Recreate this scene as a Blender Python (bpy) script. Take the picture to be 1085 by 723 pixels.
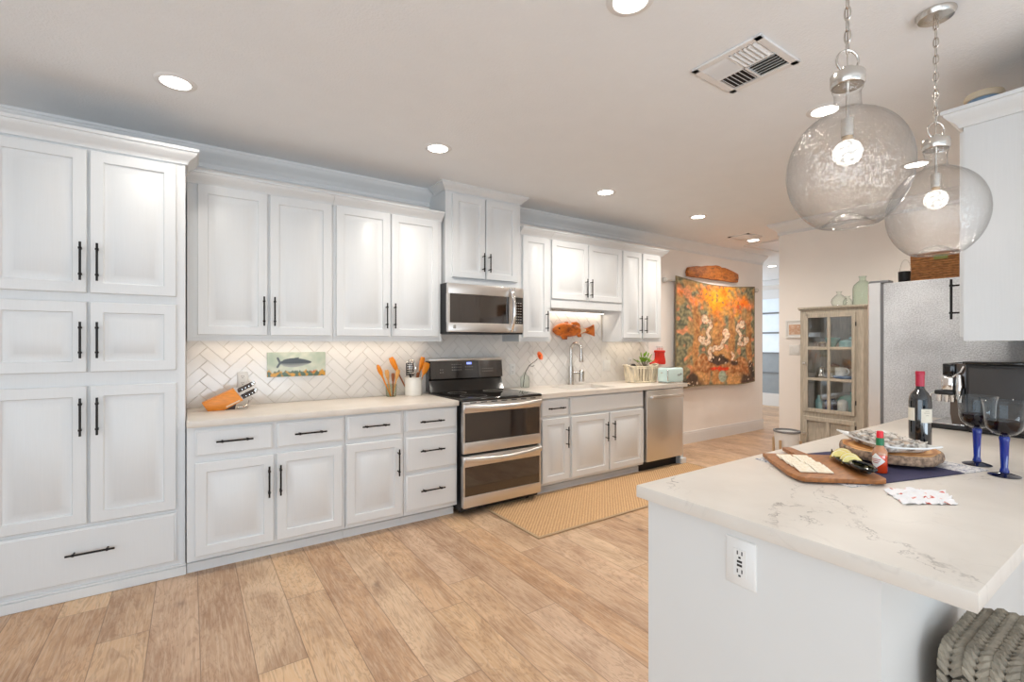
import bpy, bmesh, math, random
from mathutils import Vector, Matrix, noise
random.seed(11)
for o in list(bpy.data.objects):
    bpy.data.objects.remove(o)
SC = bpy.context.scene
COL = SC.collection
PI = math.pi

# ------------------------------------------------------------------ camera, world, light, exposure
cam_d = bpy.data.cameras.new('camera')
cam_d.sensor_width = 36.0
cam_d.lens = 501.0 / 1085.0 * 36.0
cam_d.shift_y = 2.0 / 1085.0
cam_d.clip_start = 0.02
cam = bpy.data.objects.new('camera', cam_d)
COL.objects.link(cam)
cam.location = (0, 0, 1.37)
cam.rotation_euler = (PI / 2, 0, math.radians(55.7385 - 90.0))
SC.camera = cam
SC.view_settings.view_transform = 'Standard'
SC.view_settings.look = 'None'
SC.view_settings.gamma = 1.0
SC.view_settings.use_curve_mapping = False
SC.view_settings.exposure = 0.14
SC.cycles.use_denoising = True
SC.cycles.max_bounces = 10
SC.cycles.diffuse_bounces = 5
SC.cycles.glossy_bounces = 4
SC.cycles.transparent_max_bounces = 16
SC.cycles.sample_clamp_indirect = 4.0
SC.cycles.caustics_reflective = False

world = bpy.data.worlds.new('world')
SC.world = world
world.use_nodes = True
wn = world.node_tree.nodes
wn['Background'].inputs[0].default_value = (0.80, 0.90, 1.0, 1)
wn['Background'].inputs[1].default_value = 1.0


def area_light(name, loc, rot, sx, sy, power, color):
    d = bpy.data.lights.new(name, 'AREA')
    d.shape = 'RECTANGLE'
    d.size = sx
    d.size_y = sy
    d.energy = power
    d.color = color
    o = bpy.data.objects.new(name, d)
    COL.objects.link(o)
    o.location = loc
    o.rotation_euler = rot
    return o


DAY = (0.76, 0.89, 1.0)
# daylight through the windows behind and beside the camera, and in the far hall
area_light('daylight_south', (0.3, -3.92, 1.35), (-PI / 2, 0, PI), 5.0, 2.3, 4, DAY)
area_light('daylight_west', (-2.72, -1.0, 1.4), (0, -PI / 2, 0), 2.2, 4.6, 66, DAY)
area_light('ceiling_fill', (0.3, -3.85, 0.55), (-PI / 2 - 0.75, 0, PI), 5.0, 0.8, 96, DAY)   # added fill aimed upward to brighten the ceiling
area_light('daylight_hall', (9.2, 6.85, 1.5), (-PI / 2, 0, 0), 2.2, 2.0, 45, DAY)

sun_d = bpy.data.lights.new('sun', 'SUN')
sun_d.energy = 2.5
sun_d.angle = 0.02
sun_d.color = (1.0, 0.97, 0.93)
sun = bpy.data.objects.new('sun', sun_d)
COL.objects.link(sun)
sun.rotation_euler = (math.radians(38), 0, math.radians(-8))   # high sun added behind the camera, its floor bounce lifts the ceiling

LAMP = (1.0, 0.93, 0.84)
WARM = (1.0, 0.72, 0.44)
SPOT_POWER = 46
PENDANT_POWER = 5
UNDER_POWER = 0.36


# ------------------------------------------------------------------ colour and material helpers
def lin(c):
    c = c / 255.0
    return c / 12.92 if c <= 0.04045 else ((c + 0.055) / 1.055) ** 2.4


def rgb(r, g, b):
    return (lin(r), lin(g), lin(b), 1.0)


class NT:
    def __init__(self, name):
        self.m = bpy.data.materials.new(name)
        self.m.use_nodes = True
        self.t = self.m.node_tree
        self.n = self.t.nodes
        self.b = self.n['Principled BSDF']
        self.tc = None

    def node(self, kind, **kw):
        n = self.n.new(kind)
        for k, v in kw.items():
            setattr(n, k, v)
        return n

    def link(self, a, b):
        self.t.links.new(a, b)

    def coord(self, scale=(1, 1, 1), rot=(0, 0, 0)):
        if self.tc is None:
            self.tc = self.node('ShaderNodeTexCoord')
        mp = self.node('ShaderNodeMapping')
        mp.inputs['Scale'].default_value = scale
        mp.inputs['Rotation'].default_value = rot
        self.link(self.tc.outputs['Object'], mp.inputs['Vector'])
        return mp.outputs[0]

    def noise(self, vec, scale, detail=3, rough=0.5, dist=0.0):
        n = self.node('ShaderNodeTexNoise')
        n.inputs['Scale'].default_value = scale
        n.inputs['Detail'].default_value = detail
        n.inputs['Roughness'].default_value = rough
        n.inputs['Distortion'].default_value = dist
        self.link(vec, n.inputs['Vector'])
        return n.outputs['Fac']

    def ramp(self, fac, stops, interp='LINEAR'):
        r = self.node('ShaderNodeValToRGB')
        r.color_ramp.interpolation = interp
        el = r.color_ramp.elements
        while len(el) < len(stops):
            el.new(0.5)
        for e, (p, c) in zip(el, stops):
            e.position = p
            e.color = c
        self.link(fac, r.inputs[0])
        return r.outputs[0]

    def math(self, op, a, b=None, clamp=False):
        n = self.node('ShaderNodeMath', operation=op, use_clamp=clamp)
        for i, v in enumerate((a, b)):
            if v is None:
                continue
            if isinstance(v, (int, float)):
                n.inputs[i].default_value = v
            else:
                self.link(v, n.inputs[i])
        return n.outputs[0]

    def mix(self, fac, a, b, mode='MIX'):
        n = self.node('ShaderNodeMix', data_type='RGBA', blend_type=mode)
        for i, v in ((0, fac), (6, a), (7, b)):
            if isinstance(v, (int, float, tuple)):
                n.inputs[i].default_value = v
            else:
                self.link(v, n.inputs[i])
        return n.outputs[2]

    def bump(self, h, strength, dist=0.01):
        n = self.node('ShaderNodeBump')
        n.inputs['Strength'].default_value = strength
        n.inputs['Distance'].default_value = dist
        self.link(h, n.inputs['Height'])
        self.link(n.outputs[0], self.b.inputs['Normal'])


def pm(name, col, rough=0.5, metal=0.0, var=0.06, vscale=6.0, bump=None, stretch=(1, 1, 1), spec=None, coat=0.0, emit=None):
    """painted / plain material with a slight procedural variation"""
    t = NT(name)
    v = t.coord(stretch)
    f = t.noise(v, vscale, 3)
    c0 = tuple(x * (1 - var) for x in col[:3]) + (1,)
    c1 = tuple(min(1, x * (1 + var)) for x in col[:3]) + (1,)
    t.link(t.ramp(f, [(0.3, c0), (0.7, c1)]), t.b.inputs['Base Color'])
    t.b.inputs['Roughness'].default_value = rough
    t.b.inputs['Metallic'].default_value = metal
    if spec is not None:
        t.b.inputs['Specular IOR Level'].default_value = spec
    if coat:
        t.b.inputs['Coat Weight'].default_value = coat
        t.b.inputs['Coat Roughness'].default_value = 0.05
    if bump:
        t.bump(t.noise(t.coord(stretch), bump[0], 3), bump[1], bump[2] if len(bump) > 2 else 0.005)
    if emit:
        t.b.inputs['Emission Color'].default_value = emit[0]
        t.b.inputs['Emission Strength'].default_value = emit[1]
    return t.m


def steel(name, col, rough=0.28, axis=(1, 1, 60)):
    t = NT(name)
    f = t.noise(t.coord(axis), 8, 4)
    c0 = tuple(x * 0.97 for x in col[:3]) + (1,)
    t.link(t.ramp(f, [(0.3, c0), (0.7, col)]), t.b.inputs['Base Color'])
    t.link(t.math('ADD', t.math('MULTIPLY', f, 0.05), rough - 0.025), t.b.inputs['Roughness'])
    t.b.inputs['Metallic'].default_value = 1.0
    return t.m


def thin_glass(name, tint=(1, 1, 1, 1), wav=None, edge=0.35, refl=1.0, fres=0.8, base=0.07):
    """thin clear glass: clear transmission plus Fresnel reflection"""
    t = NT(name)
    t.n.remove(t.b)
    out = t.n['Material Output']
    tr = t.node('ShaderNodeBsdfTransparent')
    gl = t.node('ShaderNodeBsdfGlossy')
    gl.inputs['Roughness'].default_value = 0.03
    gl.inputs['Color'].default_value = (refl, refl, refl, 1)
    lw = t.node('ShaderNodeLayerWeight')
    lw.inputs['Blend'].default_value = 0.5
    mx = t.node('ShaderNodeMixShader')
    f3 = t.math('POWER', lw.outputs['Facing'], 4.0)
    dk = t.mix(t.math('MULTIPLY', t.math('POWER', lw.outputs['Facing'], 2.5), edge), tint, tuple(x * 0.45 for x in tint[:3]) + (1,))
    t.link(dk, tr.inputs['Color'])
    if wav:
        bp = t.node('ShaderNodeBump')
        bp.inputs['Strength'].default_value = wav[1]
        bp.inputs['Distance'].default_value = 0.01
        t.link(t.noise(t.coord(), wav[0], 2), bp.inputs['Height'])
        t.link(bp.outputs[0], gl.inputs['Normal'])
    t.link(t.math('ADD', t.math('MULTIPLY', f3, fres), base, True), mx.inputs[0])
    t.link(tr.outputs[0], mx.inputs[1])
    t.link(gl.outputs[0], mx.inputs[2])
    t.link(mx.outputs[0], out.inputs['Surface'])
    return t.m


def emitter(name, col, strength):
    t = NT(name)
    t.b.inputs['Base Color'].default_value = (0.9, 0.9, 0.9, 1)
    t.b.inputs['Emission Color'].default_value = col
    t.b.inputs['Emission Strength'].default_value = strength
    return t.m


def floor_material():
    t = NT('oak_plank_floor')
    W, L = 0.1945, 1.75
    sep = t.node('ShaderNodeSeparateXYZ')
    t.link(t.coord(), sep.inputs[0])
    xs = t.math('DIVIDE', t.math('SUBTRACT', sep.outputs[0], 0.037), W)
    row = t.math('FLOOR', xs)
    wn1 = t.node('ShaderNodeTexWhiteNoise', noise_dimensions='1D')
    t.link(row, wn1.inputs['W'])
    ys = t.math('ADD', t.math('DIVIDE', sep.outputs[1], L), t.math('MULTIPLY', wn1.outputs['Value'], 5.0))
    colm = t.math('FLOOR', ys)
    cb = t.node('ShaderNodeCombineXYZ')
    t.link(row, cb.inputs[0])
    t.link(colm, cb.inputs[1])
    wn2 = t.node('ShaderNodeTexWhiteNoise', noise_dimensions='3D')
    t.link(cb.outputs[0], wn2.inputs['Vector'])
    base = t.ramp(wn2.outputs['Value'], [(0.0, rgb(184, 146, 112)), (0.18, rgb(214, 184, 152)), (0.36, rgb(200, 160, 122)), (0.52, rgb(190, 156, 126)), (0.68, rgb(216, 180, 140)), (0.84, rgb(204, 172, 144)), (1.0, rgb(178, 144, 114))])
    # grain and cathedral figure, shifted for each plank
    off = t.node('ShaderNodeVectorMath', operation='MULTIPLY_ADD')
    t.link(wn2.outputs['Color'], off.inputs[0])
    off.inputs[1].default_value = (7, 13, 5)
    t.link(t.coord((1, 1, 1)), off.inputs[2])
    def scaled(sx, sy):
        m_ = t.node('ShaderNodeVectorMath', operation='MULTIPLY')
        t.link(off.outputs[0], m_.inputs[0])
        m_.inputs[1].default_value = (sx, sy, 1)
        return m_.outputs[0]
    g1 = t.noise(scaled(7, 1.3), 1.0, 4, 0.6, 1.2)
    rings_ = t.math('FRACT', t.math('MULTIPLY', g1, 11.0))
    rings_ = t.math('ABSOLUTE', t.math('SUBTRACT', rings_, .5))
    g2 = t.noise(scaled(60, 4.0), 1.6, 5, 0.65, 0.4)
    blot = t.noise(scaled(5, 2.6), 1.0, 4, 0.6, .6)
    c = t.mix(t.math('MULTIPLY', t.ramp(blot, [(0.42, (0, 0, 0, 1)), (0.62, (1, 1, 1, 1))]), 0.60), base, rgb(150, 112, 82))
    c = t.mix(t.math('MULTIPLY', t.ramp(rings_, [(0.05, (1, 1, 1, 1)), (0.22, (0, 0, 0, 1))]), 0.34), c, rgb(132, 94, 66))
    c = t.mix(t.math('MULTIPLY', t.ramp(g2, [(0.35, (1, 1, 1, 1)), (0.55, (0, 0, 0, 1))]), 0.35), c, rgb(226, 204, 178))
    vo = t.node('ShaderNodeTexVoronoi')
    vo.inputs['Scale'].default_value = 1.0
    t.link(scaled(5.0, 2.4), vo.inputs['Vector'])
    kd = t.math('ADD', vo.outputs['Distance'], t.math('MULTIPLY', t.math('SUBTRACT', t.noise(scaled(40, 22), 1.0, 4), .5), .20))
    c = t.mix(t.math('MULTIPLY', t.ramp(kd, [(0.03, (1, 1, 1, 1)), (0.09, (0.35, 0.35, 0.35, 1)), (0.19, (0, 0, 0, 1))]), t.math('MULTIPLY', t.ramp(t.noise(scaled(1.7, .9), 1.0, 1), [(.43, (0, 0, 0, 1)), (.50, (1, 1, 1, 1))]), .70)), c, rgb(96, 68, 50))
    # joints
    fx = t.math('FRACT', xs)
    dx = t.math('MULTIPLY', t.math('MINIMUM', fx, t.math('SUBTRACT', 1.0, fx)), W)
    fy = t.math('FRACT', ys)
    dy = t.math('MULTIPLY', t.math('MINIMUM', fy, t.math('SUBTRACT', 1.0, fy)), L)
    d = t.math('MINIMUM', dx, dy)
    j = t.math('DIVIDE', d, 0.0028, True)
    c = t.mix(t.math('MULTIPLY', t.math('SUBTRACT', 1.0, j), 0.75), c, rgb(86, 60, 44))
    t.link(c, t.b.inputs['Base Color'])
    t.link(t.math('ADD', t.math('MULTIPLY', g2, 0.25), 0.27), t.b.inputs['Roughness'])
    t.bump(t.math('ADD', t.math('MULTIPLY', g2, 0.12), j), 0.35, 0.002)
    return t.m


def quartz_material(name, veins, ox=0.0, oy=0.0):
    """white quartz; veins are (x0, y0, x1, y1, width, wander) in room metres, laid in the stone"""
    t = NT(name)
    v = t.coord()
    sep = t.node('ShaderNodeSeparateXYZ')
    t.link(v, sep.inputs[0])
    px = t.math('ADD', sep.outputs[0], ox)
    py = t.math('ADD', sep.outputs[1], oy)
    w1 = t.math('SUBTRACT', t.noise(v, 8, 5, .65), .5)
    w2 = t.math('SUBTRACT', t.noise(v, 22, 4, .6), .5)
    br = t.ramp(t.noise(v, 30, 3), [(0.36, (0.05, 0.05, 0.05, 1)), (0.62, (1, 1, 1, 1))])
    tot = None
    for (x0, y0, x1, y1, wd, wan) in veins:
        L = math.hypot(x1 - x0, y1 - y0)
        ux, uy = (x1 - x0) / L, (y1 - y0) / L
        dx, dy = t.math('SUBTRACT', px, x0), t.math('SUBTRACT', py, y0)
        s_ = t.math('ADD', t.math('MULTIPLY', dx, ux), t.math('MULTIPLY', dy, uy))
        d = t.math('ADD', t.math('MULTIPLY', dx, -uy), t.math('MULTIPLY', dy, ux))
        d = t.math('ADD', d, t.math('ADD', t.math('MULTIPLY', w1, wan), t.math('MULTIPLY', w2, wan * .35)))
        f = t.math('SUBTRACT', 1.0, t.math('DIVIDE', t.math('ABSOLUTE', d), wd), True)
        ends = t.math('MULTIPLY', t.math('DIVIDE', s_, .05, True), t.math('DIVIDE', t.math('SUBTRACT', L, s_), .05, True))
        f = t.math('MULTIPLY', f, ends)
        tot = f if tot is None else t.math('MAXIMUM', tot, f)
    cloud = t.ramp(t.noise(v, 5, 4), [(0.3, rgb(211, 203, 193)), (0.7, rgb(221, 214, 205))])
    faint = t.math('MULTIPLY', t.ramp(t.noise(v, 2.2, 5, .6, .6), [(.485, (0, 0, 0, 1)), (.5, (1, 1, 1, 1)), (.515, (0, 0, 0, 1))]), t.math('MULTIPLY', br, .12))
    c = t.mix(faint, cloud, rgb(150, 142, 134))
    if tot is not None:
        c = t.mix(t.math('MULTIPLY', t.math('MULTIPLY', tot, br), .85), c, rgb(124, 114, 106))
    t.link(c, t.b.inputs['Base Color'])
    t.b.inputs['Roughness'].default_value = 0.36
    t.b.inputs['Specular IOR Level'].default_value = 0.35
    return t.m


M = {}
M['floor'] = floor_material()
M['quartz'] = quartz_material('white_quartz', [])
M['quartz_island'] = quartz_material('veined_white_quartz', [(1.78, .78, 1.438, .677, .004, .16), (1.438, .677, 1.18, .59, .006, .20), (1.438, .677, 1.18, .59, .004, .30), (1.70, .70, 1.458, .615, .004, .18), (1.458, .615, 1.25, .53, .004, .22), (1.60, .645, 1.434, .518, .005, .16), (1.434, .518, 1.345, .385, .0045, .14), (1.434, .518, 1.345, .385, .003, .26), (1.35, .40, 1.235, .225, .006, .14), (1.36, .42, 1.22, .245, .003, .22), (1.40, .54, 1.30, .34, .003, .22), (1.55, .60, 1.36, .44, .003, .30), (1.44, 1.06, 1.22, .94, .0045, .16), (1.32, .96, 1.21, .91, .003, .16), (2.1, .43, 2.9, .25, .005, .25), (2.75, 1.0, 2.35, .80, .005, .25), (2.0, .96, 1.7, .90, .003, .2)], 2.472, .631)
M['ceiling'] = pm('ceiling_paint', rgb(234, 237, 240), 0.9, var=0.01, bump=(90, 0.35, 0.006))
M['wall'] = pm('warm_grey_wall_paint', rgb(240, 234, 228), 0.85, var=0.01, bump=(120, 0.12, 0.003))
M['trim'] = pm('white_trim_paint', rgb(226, 226, 226), 0.4, var=0.01)
M['panel_white'] = pm('smooth_white_panel', rgb(217, 217, 215), 0.45, var=0.008)
M['white'] = pm('white_cabinet_paint', rgb(216, 218, 219), 0.38, var=0.012, bump=(14, 0.05, 0.002), stretch=(30, 30, 1))
M['black'] = pm('black_metal', rgb(30, 27, 26), 0.4, 0.6, bump=(60, 0.05))
M['tile'] = pm('glazed_white_tile', rgb(228, 224, 219), 0.12, var=0.03, vscale=9, bump=(11, 0.28, 0.006))
M['grout'] = pm('grout', rgb(196, 186, 172), 0.9)
M['steel'] = steel('brushed_stainless', (0.74, 0.71, 0.68, 1), 0.32, (1, 1, 90))
M['steel_v'] = steel('brushed_stainless_upright', (0.74, 0.73, 0.71, 1), 0.36, (60, 60, 1))
M['chrome'] = pm('chrome', (0.78, 0.77, 0.76, 1), 0.09, 1.0, var=0.02)
M['nickel'] = pm('brushed_nickel', (0.60, 0.57, 0.53, 1), 0.22, 1.0, var=0.04)
M['dkglass'] = pm('dark_oven_glass', rgb(40, 30, 24), 0.05, var=0.03, spec=0.9, coat=0.6)
M['blkgloss'] = pm('black_ceramic_glass', rgb(14, 13, 13), 0.06, var=0.05, spec=0.7)
M['blkplastic'] = pm('black_plastic', rgb(26, 26, 28), 0.42, bump=(200, 0.05))
M['grey_mark'] = pm('grey_print', rgb(190, 186, 180), 0.5)
M['lens'] = emitter('lamp_lens', (1.0, 0.93, 0.84, 1), 9.0)
M['led'] = emitter('led_lens', (1.0, 0.93, 0.82, 1), 3.0)
M['plate'] = pm('white_plastic', rgb(226, 225, 222), 0.35, var=0.01)
M['slot'] = pm('dark_slot', rgb(48, 44, 42), 0.6)


# ------------------------------------------------------------------ mesh builder
class MB:
    def __init__(self):
        self.bm = bmesh.new()

    def box(self, x0, x1, y0, y1, z0, z1, bev=0.0, seg=2, rot=None, about=None):
        c = Vector(((x0 + x1) / 2, (y0 + y1) / 2, (z0 + z1) / 2))
        m = Matrix.Translation(c) @ Matrix.Diagonal((x1 - x0, y1 - y0, z1 - z0, 1))
        if rot is not None:
            p = Vector(about) if about is not None else c
            m = Matrix.Translation(p) @ rot.to_4x4() @ Matrix.Translation(-p) @ m
        r = bmesh.ops.create_cube(self.bm, size=1.0, matrix=m)
        if bev > 0:
            es = list({e for v in r['verts'] for e in v.link_edges})
            bmesh.ops.bevel(self.bm, geom=es, offset=bev, segments=seg, profile=0.5, affect='EDGES')
        return self

    def cyl(self, p0, p1, r0, r1=None, seg=16):
        p0, p1 = Vector(p0), Vector(p1)
        d = p1 - p0
        q = d.to_track_quat('Z', 'Y').to_matrix().to_4x4()
        m = Matrix.Translation((p0 + p1) / 2) @ q
        bmesh.ops.create_cone(self.bm, cap_ends=True, segments=seg, radius1=r0, radius2=r0 if r1 is None else r1, depth=d.length, matrix=m)
        return self

    def ball(self, c, r, rot=None, sub=2, fn=None):
        if isinstance(r, (int, float)):
            r = (r, r, r)
        m = Matrix.Translation(Vector(c)) @ (rot.to_4x4() if rot is not None else Matrix.Identity(4)) @ Matrix.Diagonal((*r, 1))
        res = bmesh.ops.create_icosphere(self.bm, subdivisions=sub, radius=1.0)
        for v in res['verts']:
            if fn:
                v.co = fn(v.co)
            v.co = m @ v.co
        return self

    def tube(self, path, r, seg=8, closed=False, flat=1.0, up0=None):
        P = [Vector(p) for p in path]
        n = len(P)
        R = r if isinstance(r, (list, tuple)) else [r] * n
        up = Vector(up0) if up0 is not None else None
        rings = []
        for i in range(n):
            a = P[(i - 1) % n] if (closed or i > 0) else P[i]
            b = P[(i + 1) % n] if (closed or i < n - 1) else P[i]
            t = (b - a).normalized()
            if up is None:
                up = Vector((0, 0, 1)) if abs(t.z) < 0.9 else Vector((1, 0, 0))
            s = t.cross(up)
            if s.length < 1e-6:
                s = t.orthogonal()
            s.normalize()
            up = s.cross(t).normalized()
            rings.append([self.bm.verts.new(P[i] + (s * math.cos(2 * PI * k / seg) + up * flat * math.sin(2 * PI * k / seg)) * R[i]) for k in range(seg)])
        for i in range(n if closed else n - 1):
            A, B = rings[i], rings[(i + 1) % n]
            for k in range(seg):
                self.bm.faces.new((A[k], A[(k + 1) % seg], B[(k + 1) % seg], B[k]))
        if not closed:
            self.bm.faces.new(rings[0][::-1])
            self.bm.faces.new(rings[-1])
        return self

    def lathe(self, prof, c=(0, 0, 0), seg=32, rot=None, sx=1.0, sy=1.0):
        c = Vector(c)
        rings = []
        for (r, z) in prof:
            if r <= 1e-6:
                p = Vector((0, 0, z))
                if rot is not None:
                    p = rot @ p
                rings.append([self.bm.verts.new(c + p)])
            else:
                ring = []
                for k in range(seg):
                    p = Vector((r * sx * math.cos(2 * PI * k / seg), r * sy * math.sin(2 * PI * k / seg), z))
                    if rot is not None:
                        p = rot @ p
                    ring.append(self.bm.verts.new(c + p))
                rings.append(ring)
        for A, B in zip(rings, rings[1:]):
            if len(A) == 1 and len(B) == 1:
                continue
            for k in range(seg):
                k2 = (k + 1) % seg
                if len(A) == 1:
                    self.bm.faces.new((A[0], B[k2], B[k]))
                elif len(B) == 1:
                    self.bm.faces.new((A[k], A[k2], B[0]))
                else:
                    self.bm.faces.new((A[k], A[k2], B[k2], B[k]))
        return self

    def prism(self, poly, f, d0, d1, bev=0.0):
        """poly of (u, v), f(u, v, d) -> point"""
        A = [self.bm.verts.new(f(u, v, d0)) for u, v in poly]
        B = [self.bm.verts.new(f(u, v, d1)) for u, v in poly]
        n = len(poly)
        fs = [self.bm.faces.new(A[::-1]), self.bm.faces.new(B)]
        for i in range(n):
            fs.append(self.bm.faces.new((A[i], A[(i + 1) % n], B[(i + 1) % n], B[i])))
        bmesh.ops.recalc_face_normals(self.bm, faces=fs)
        if bev > 0:
            es = [e for e in fs[0].edges] + [e for e in fs[1].edges]
            bmesh.ops.bevel(self.bm, geom=es, offset=bev, segments=2, profile=0.5, affect='EDGES')
        return self

    def rings(self, rects, f):
        """nested rectangles (u0,u1,v0,v1,d) from back edge to field -> one panel"""
        loops = []
        for (u0, u1, v0, v1, d) in rects:
            loops.append([self.bm.verts.new(f(u, v, d)) for u, v in ((u0, v0), (u1, v0), (u1, v1), (u0, v1))])
        fs = [self.bm.faces.new(loops[0][::-1])]
        for A, B in zip(loops, loops[1:]):
            for k in range(4):
                fs.append(self.bm.faces.new((A[k], A[(k + 1) % 4], B[(k + 1) % 4], B[k])))
        fs.append(self.bm.faces.new(loops[-1]))
        bmesh.ops.recalc_face_normals(self.bm, faces=fs)
        return self

    def grid(self, nu, nv, f):
        V = [[self.bm.verts.new(f(i / nu, j / nv)) for j in range(nv + 1)] for i in range(nu + 1)]
        for i in range(nu):
            for j in range(nv):
                self.bm.faces.new((V[i][j], V[i + 1][j], V[i + 1][j + 1], V[i][j + 1]))
        return self

    def solid(self, th):
        bmesh.ops.recalc_face_normals(self.bm, faces=self.bm.faces[:])
        self.bm.normal_update()
        bmesh.ops.solidify(self.bm, geom=self.bm.faces[:], thickness=th)
        bmesh.ops.recalc_face_normals(self.bm, faces=self.bm.faces[:])
        return self

    def fixn(self):
        bmesh.ops.recalc_face_normals(self.bm, faces=self.bm.faces[:])
        return self

    def paint(self, fn):
        lay = self.bm.verts.layers.float_color.new('pattern')
        for v in self.bm.verts:
            v[lay] = fn(v.co)
        return self

    def shift(self, d):
        for v in self.bm.verts:
            v.co += d
        return self


def root_of(o):
    while o.parent:
        o = o.parent
    return o


def link_mesh(name, mb, mat, smooth=True, ang=38):
    me = bpy.data.meshes.new(name)
    mb.bm.to_mesh(me)
    mb.bm.free()
    if smooth:
        me.polygons.foreach_set('use_smooth', [True] * len(me.polygons))
        me.set_sharp_from_angle(angle=math.radians(ang))
    me.materials.append(mat)
    o = bpy.data.objects.new(name, me)
    COL.objects.link(o)
    return o


def tag(o, label, cat, group=None):
    o['label'] = label
    o['category'] = cat
    if group:
        o['group'] = group
    return o


def thing(name, label, cat, loc=(0, 0, 0), group=None, rz=0.0):
    o = bpy.data.objects.new(name, None)
    COL.objects.link(o)
    o.location = loc
    o.rotation_euler = (0, 0, rz)
    o.empty_display_size = 0.05
    return tag(o, label, cat, group)


def part(name, mb, mat, parent, label=None, local=False, smooth=True, ang=38):
    """a part given in world coordinates (or in its thing's own when local)"""
    if not local:
        mb.shift(-root_of(parent).location)
    o = link_mesh(name, mb, mat, smooth, ang)
    o.parent = parent
    if label:
        o['label'] = label
    return o


def solo(name, mb, mat, label, cat, group=None, smooth=True, ang=38):
    xs = [v.co for v in mb.bm.verts]
    c = Vector(((min(v.x for v in xs) + max(v.x for v in xs)) / 2, (min(v.y for v in xs) + max(v.y for v in xs)) / 2, min(v.z for v in xs)))
    mb.shift(-c)
    o = link_mesh(name, mb, mat, smooth, ang)
    o.location = c
    return tag(o, label, cat, group)


def struct(name, mb, mat, parent=None, smooth=False):
    o = link_mesh(name, mb, mat, smooth)
    if parent:
        o.parent = parent
    else:
        o['kind'] = 'structure'
    return o


def dup(root, loc, label, rz=None):
    r = root.copy()
    COL.objects.link(r)
    r.location = loc
    r['label'] = label
    if rz is not None:
        r.rotation_euler = (0, 0, rz)

    def kids(a, b):
        for ch in list(a.children):
            c = ch.copy()
            COL.objects.link(c)
            c.parent = b
            kids(ch, c)
    kids(root, r)
    return r


NEGY = lambda yf: (lambda u, v, d: Vector((u, yf + d, v)))     # panel facing -Y
NEGX = lambda xf: (lambda u, v, d: Vector((xf + d, u, v)))     # panel facing -X


def crown_mb(mb, x0, x1, yf, yb, z0, prof, left=True, right=True):
    loops = []
    for (o, u) in prof:
        pts = []
        if left:
            pts.append((x0 - o, yb))
        pts.append((x0 - (o if left else 0), yf - o))
        pts.append((x1 + (o if right else 0), yf - o))
        if right:
            pts.append((x1 + o, yb))
        loops.append([mb.bm.verts.new((x, y, z0 + u)) for x, y in pts])
    n = len(loops)
    m = len(loops[0])
    fs = []
    for i in range(n):
        A, B = loops[i], loops[(i + 1) % n]
        for k in range(m - 1):
            fs.append(mb.bm.faces.new((A[k], A[k + 1], B[k + 1], B[k])))
    fs.append(mb.bm.faces.new([l[0] for l in loops]))
    fs.append(mb.bm.faces.new([l[-1] for l in loops][::-1]))
    bmesh.ops.recalc_face_normals(mb.bm, faces=fs)
    return mb


def ogee(h, p):
    return [(0, 0), (p * .16, 0), (p * .20, h * .12), (p * .36, h * .30), (p * .70, h * .52), (p * .86, h * .70), (p * .88, h * .78), (p, h * .80), (p, h), (0, h)]


# ------------------------------------------------------------------ room shell
WN = 3.98      # the cabinet wall
CEIL = 2.74
XE = 5.63      # wall behind the curio cabinet
YH = 2.78      # its end at the hall

struct('floor', MB().box(-2.9, 10.7, -4.1, 7.1, -0.05, 0.0), M['floor'])
struct('ceiling', MB().box(-2.9, 10.7, -4.1, 7.1, CEIL, CEIL + 0.08), M['ceiling'])
wall_n = struct('wall_north', MB().box(-2.9, 7.54, WN, WN + 0.12, 0, CEIL).box(7.42, 7.54, WN + 0.12, 7.0, 0, CEIL), M['wall'])
struct('wall_east', MB().box(XE, XE + 0.12, 0.2, YH, 0, CEIL).box(XE + 0.12, 10.6, YH - 0.12, YH, 0, CEIL), M['wall'])
struct('wall_south', MB().box(2.98, XE, 0.2, 0.33, 0, CEIL).box(2.98, 3.10, -4.0, 0.2, 0, CEIL), M['wall'])
# wall at the far end of the hall with a glazed door
struct('wall_hall', MB().box(10.5, 10.62, YH - 0.1, 4.98, 0, CEIL).box(10.5, 10.62, 5.92, 7.0, 0, CEIL).box(10.5, 10.62, 4.98, 5.92, 2.43, CEIL), M['wall'])
struct('wall_hall_side', MB().box(7.54, 10.62, 7.0, 7.1, 0, CEIL), M['wall'])
# walls behind the camera with tall window openings
struct('wall_back', MB().box(-2.9, -2.2, -4.1, -4.0, 0, CEIL).box(2.8, 3.10, -4.1, -4.0, 0, CEIL).box(-2.2, 2.8, -4.1, -4.0, 2.5, CEIL).box(-2.2, 2.8, -4.1, -4.0, 0, 0.15), M['wall'])
struct('wall_west', MB().box(-2.9, -2.8, -4.0, -3.3, 0, CEIL).box(-2.9, -2.8, 1.3, WN, 0, CEIL).box(-2.9, -2.8, -3.3, 1.3, 2.5, CEIL).box(-2.9, -2.8, -3.3, 1.3, 0, 0.3), M['wall'])
wf = MB()
for x in (-2.2, -0.95, 0.28, 1.52, 2.74):
    wf.box(x, x + 0.06, -4.08, -4.02, 0.15, 2.5)
wf.box(-2.2, 2.8, -4.08, -4.02, 0.15, 0.21).box(-2.2, 2.8, -4.08, -4.02, 2.44, 2.5)
struct('window_1', wf, M['trim'])
wf = MB()
for y in (-3.3, -1.8, -0.26, 1.24):
    wf.box(-2.88, -2.82, y, y + 0.06, 0.3, 2.5)
wf.box(-2.88, -2.82, -3.3, 1.3, 0.3, 0.36).box(-2.88, -2.82, -3.3, 1.3, 2.44, 2.5)
struct('window_2', wf, M['trim'])

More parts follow.
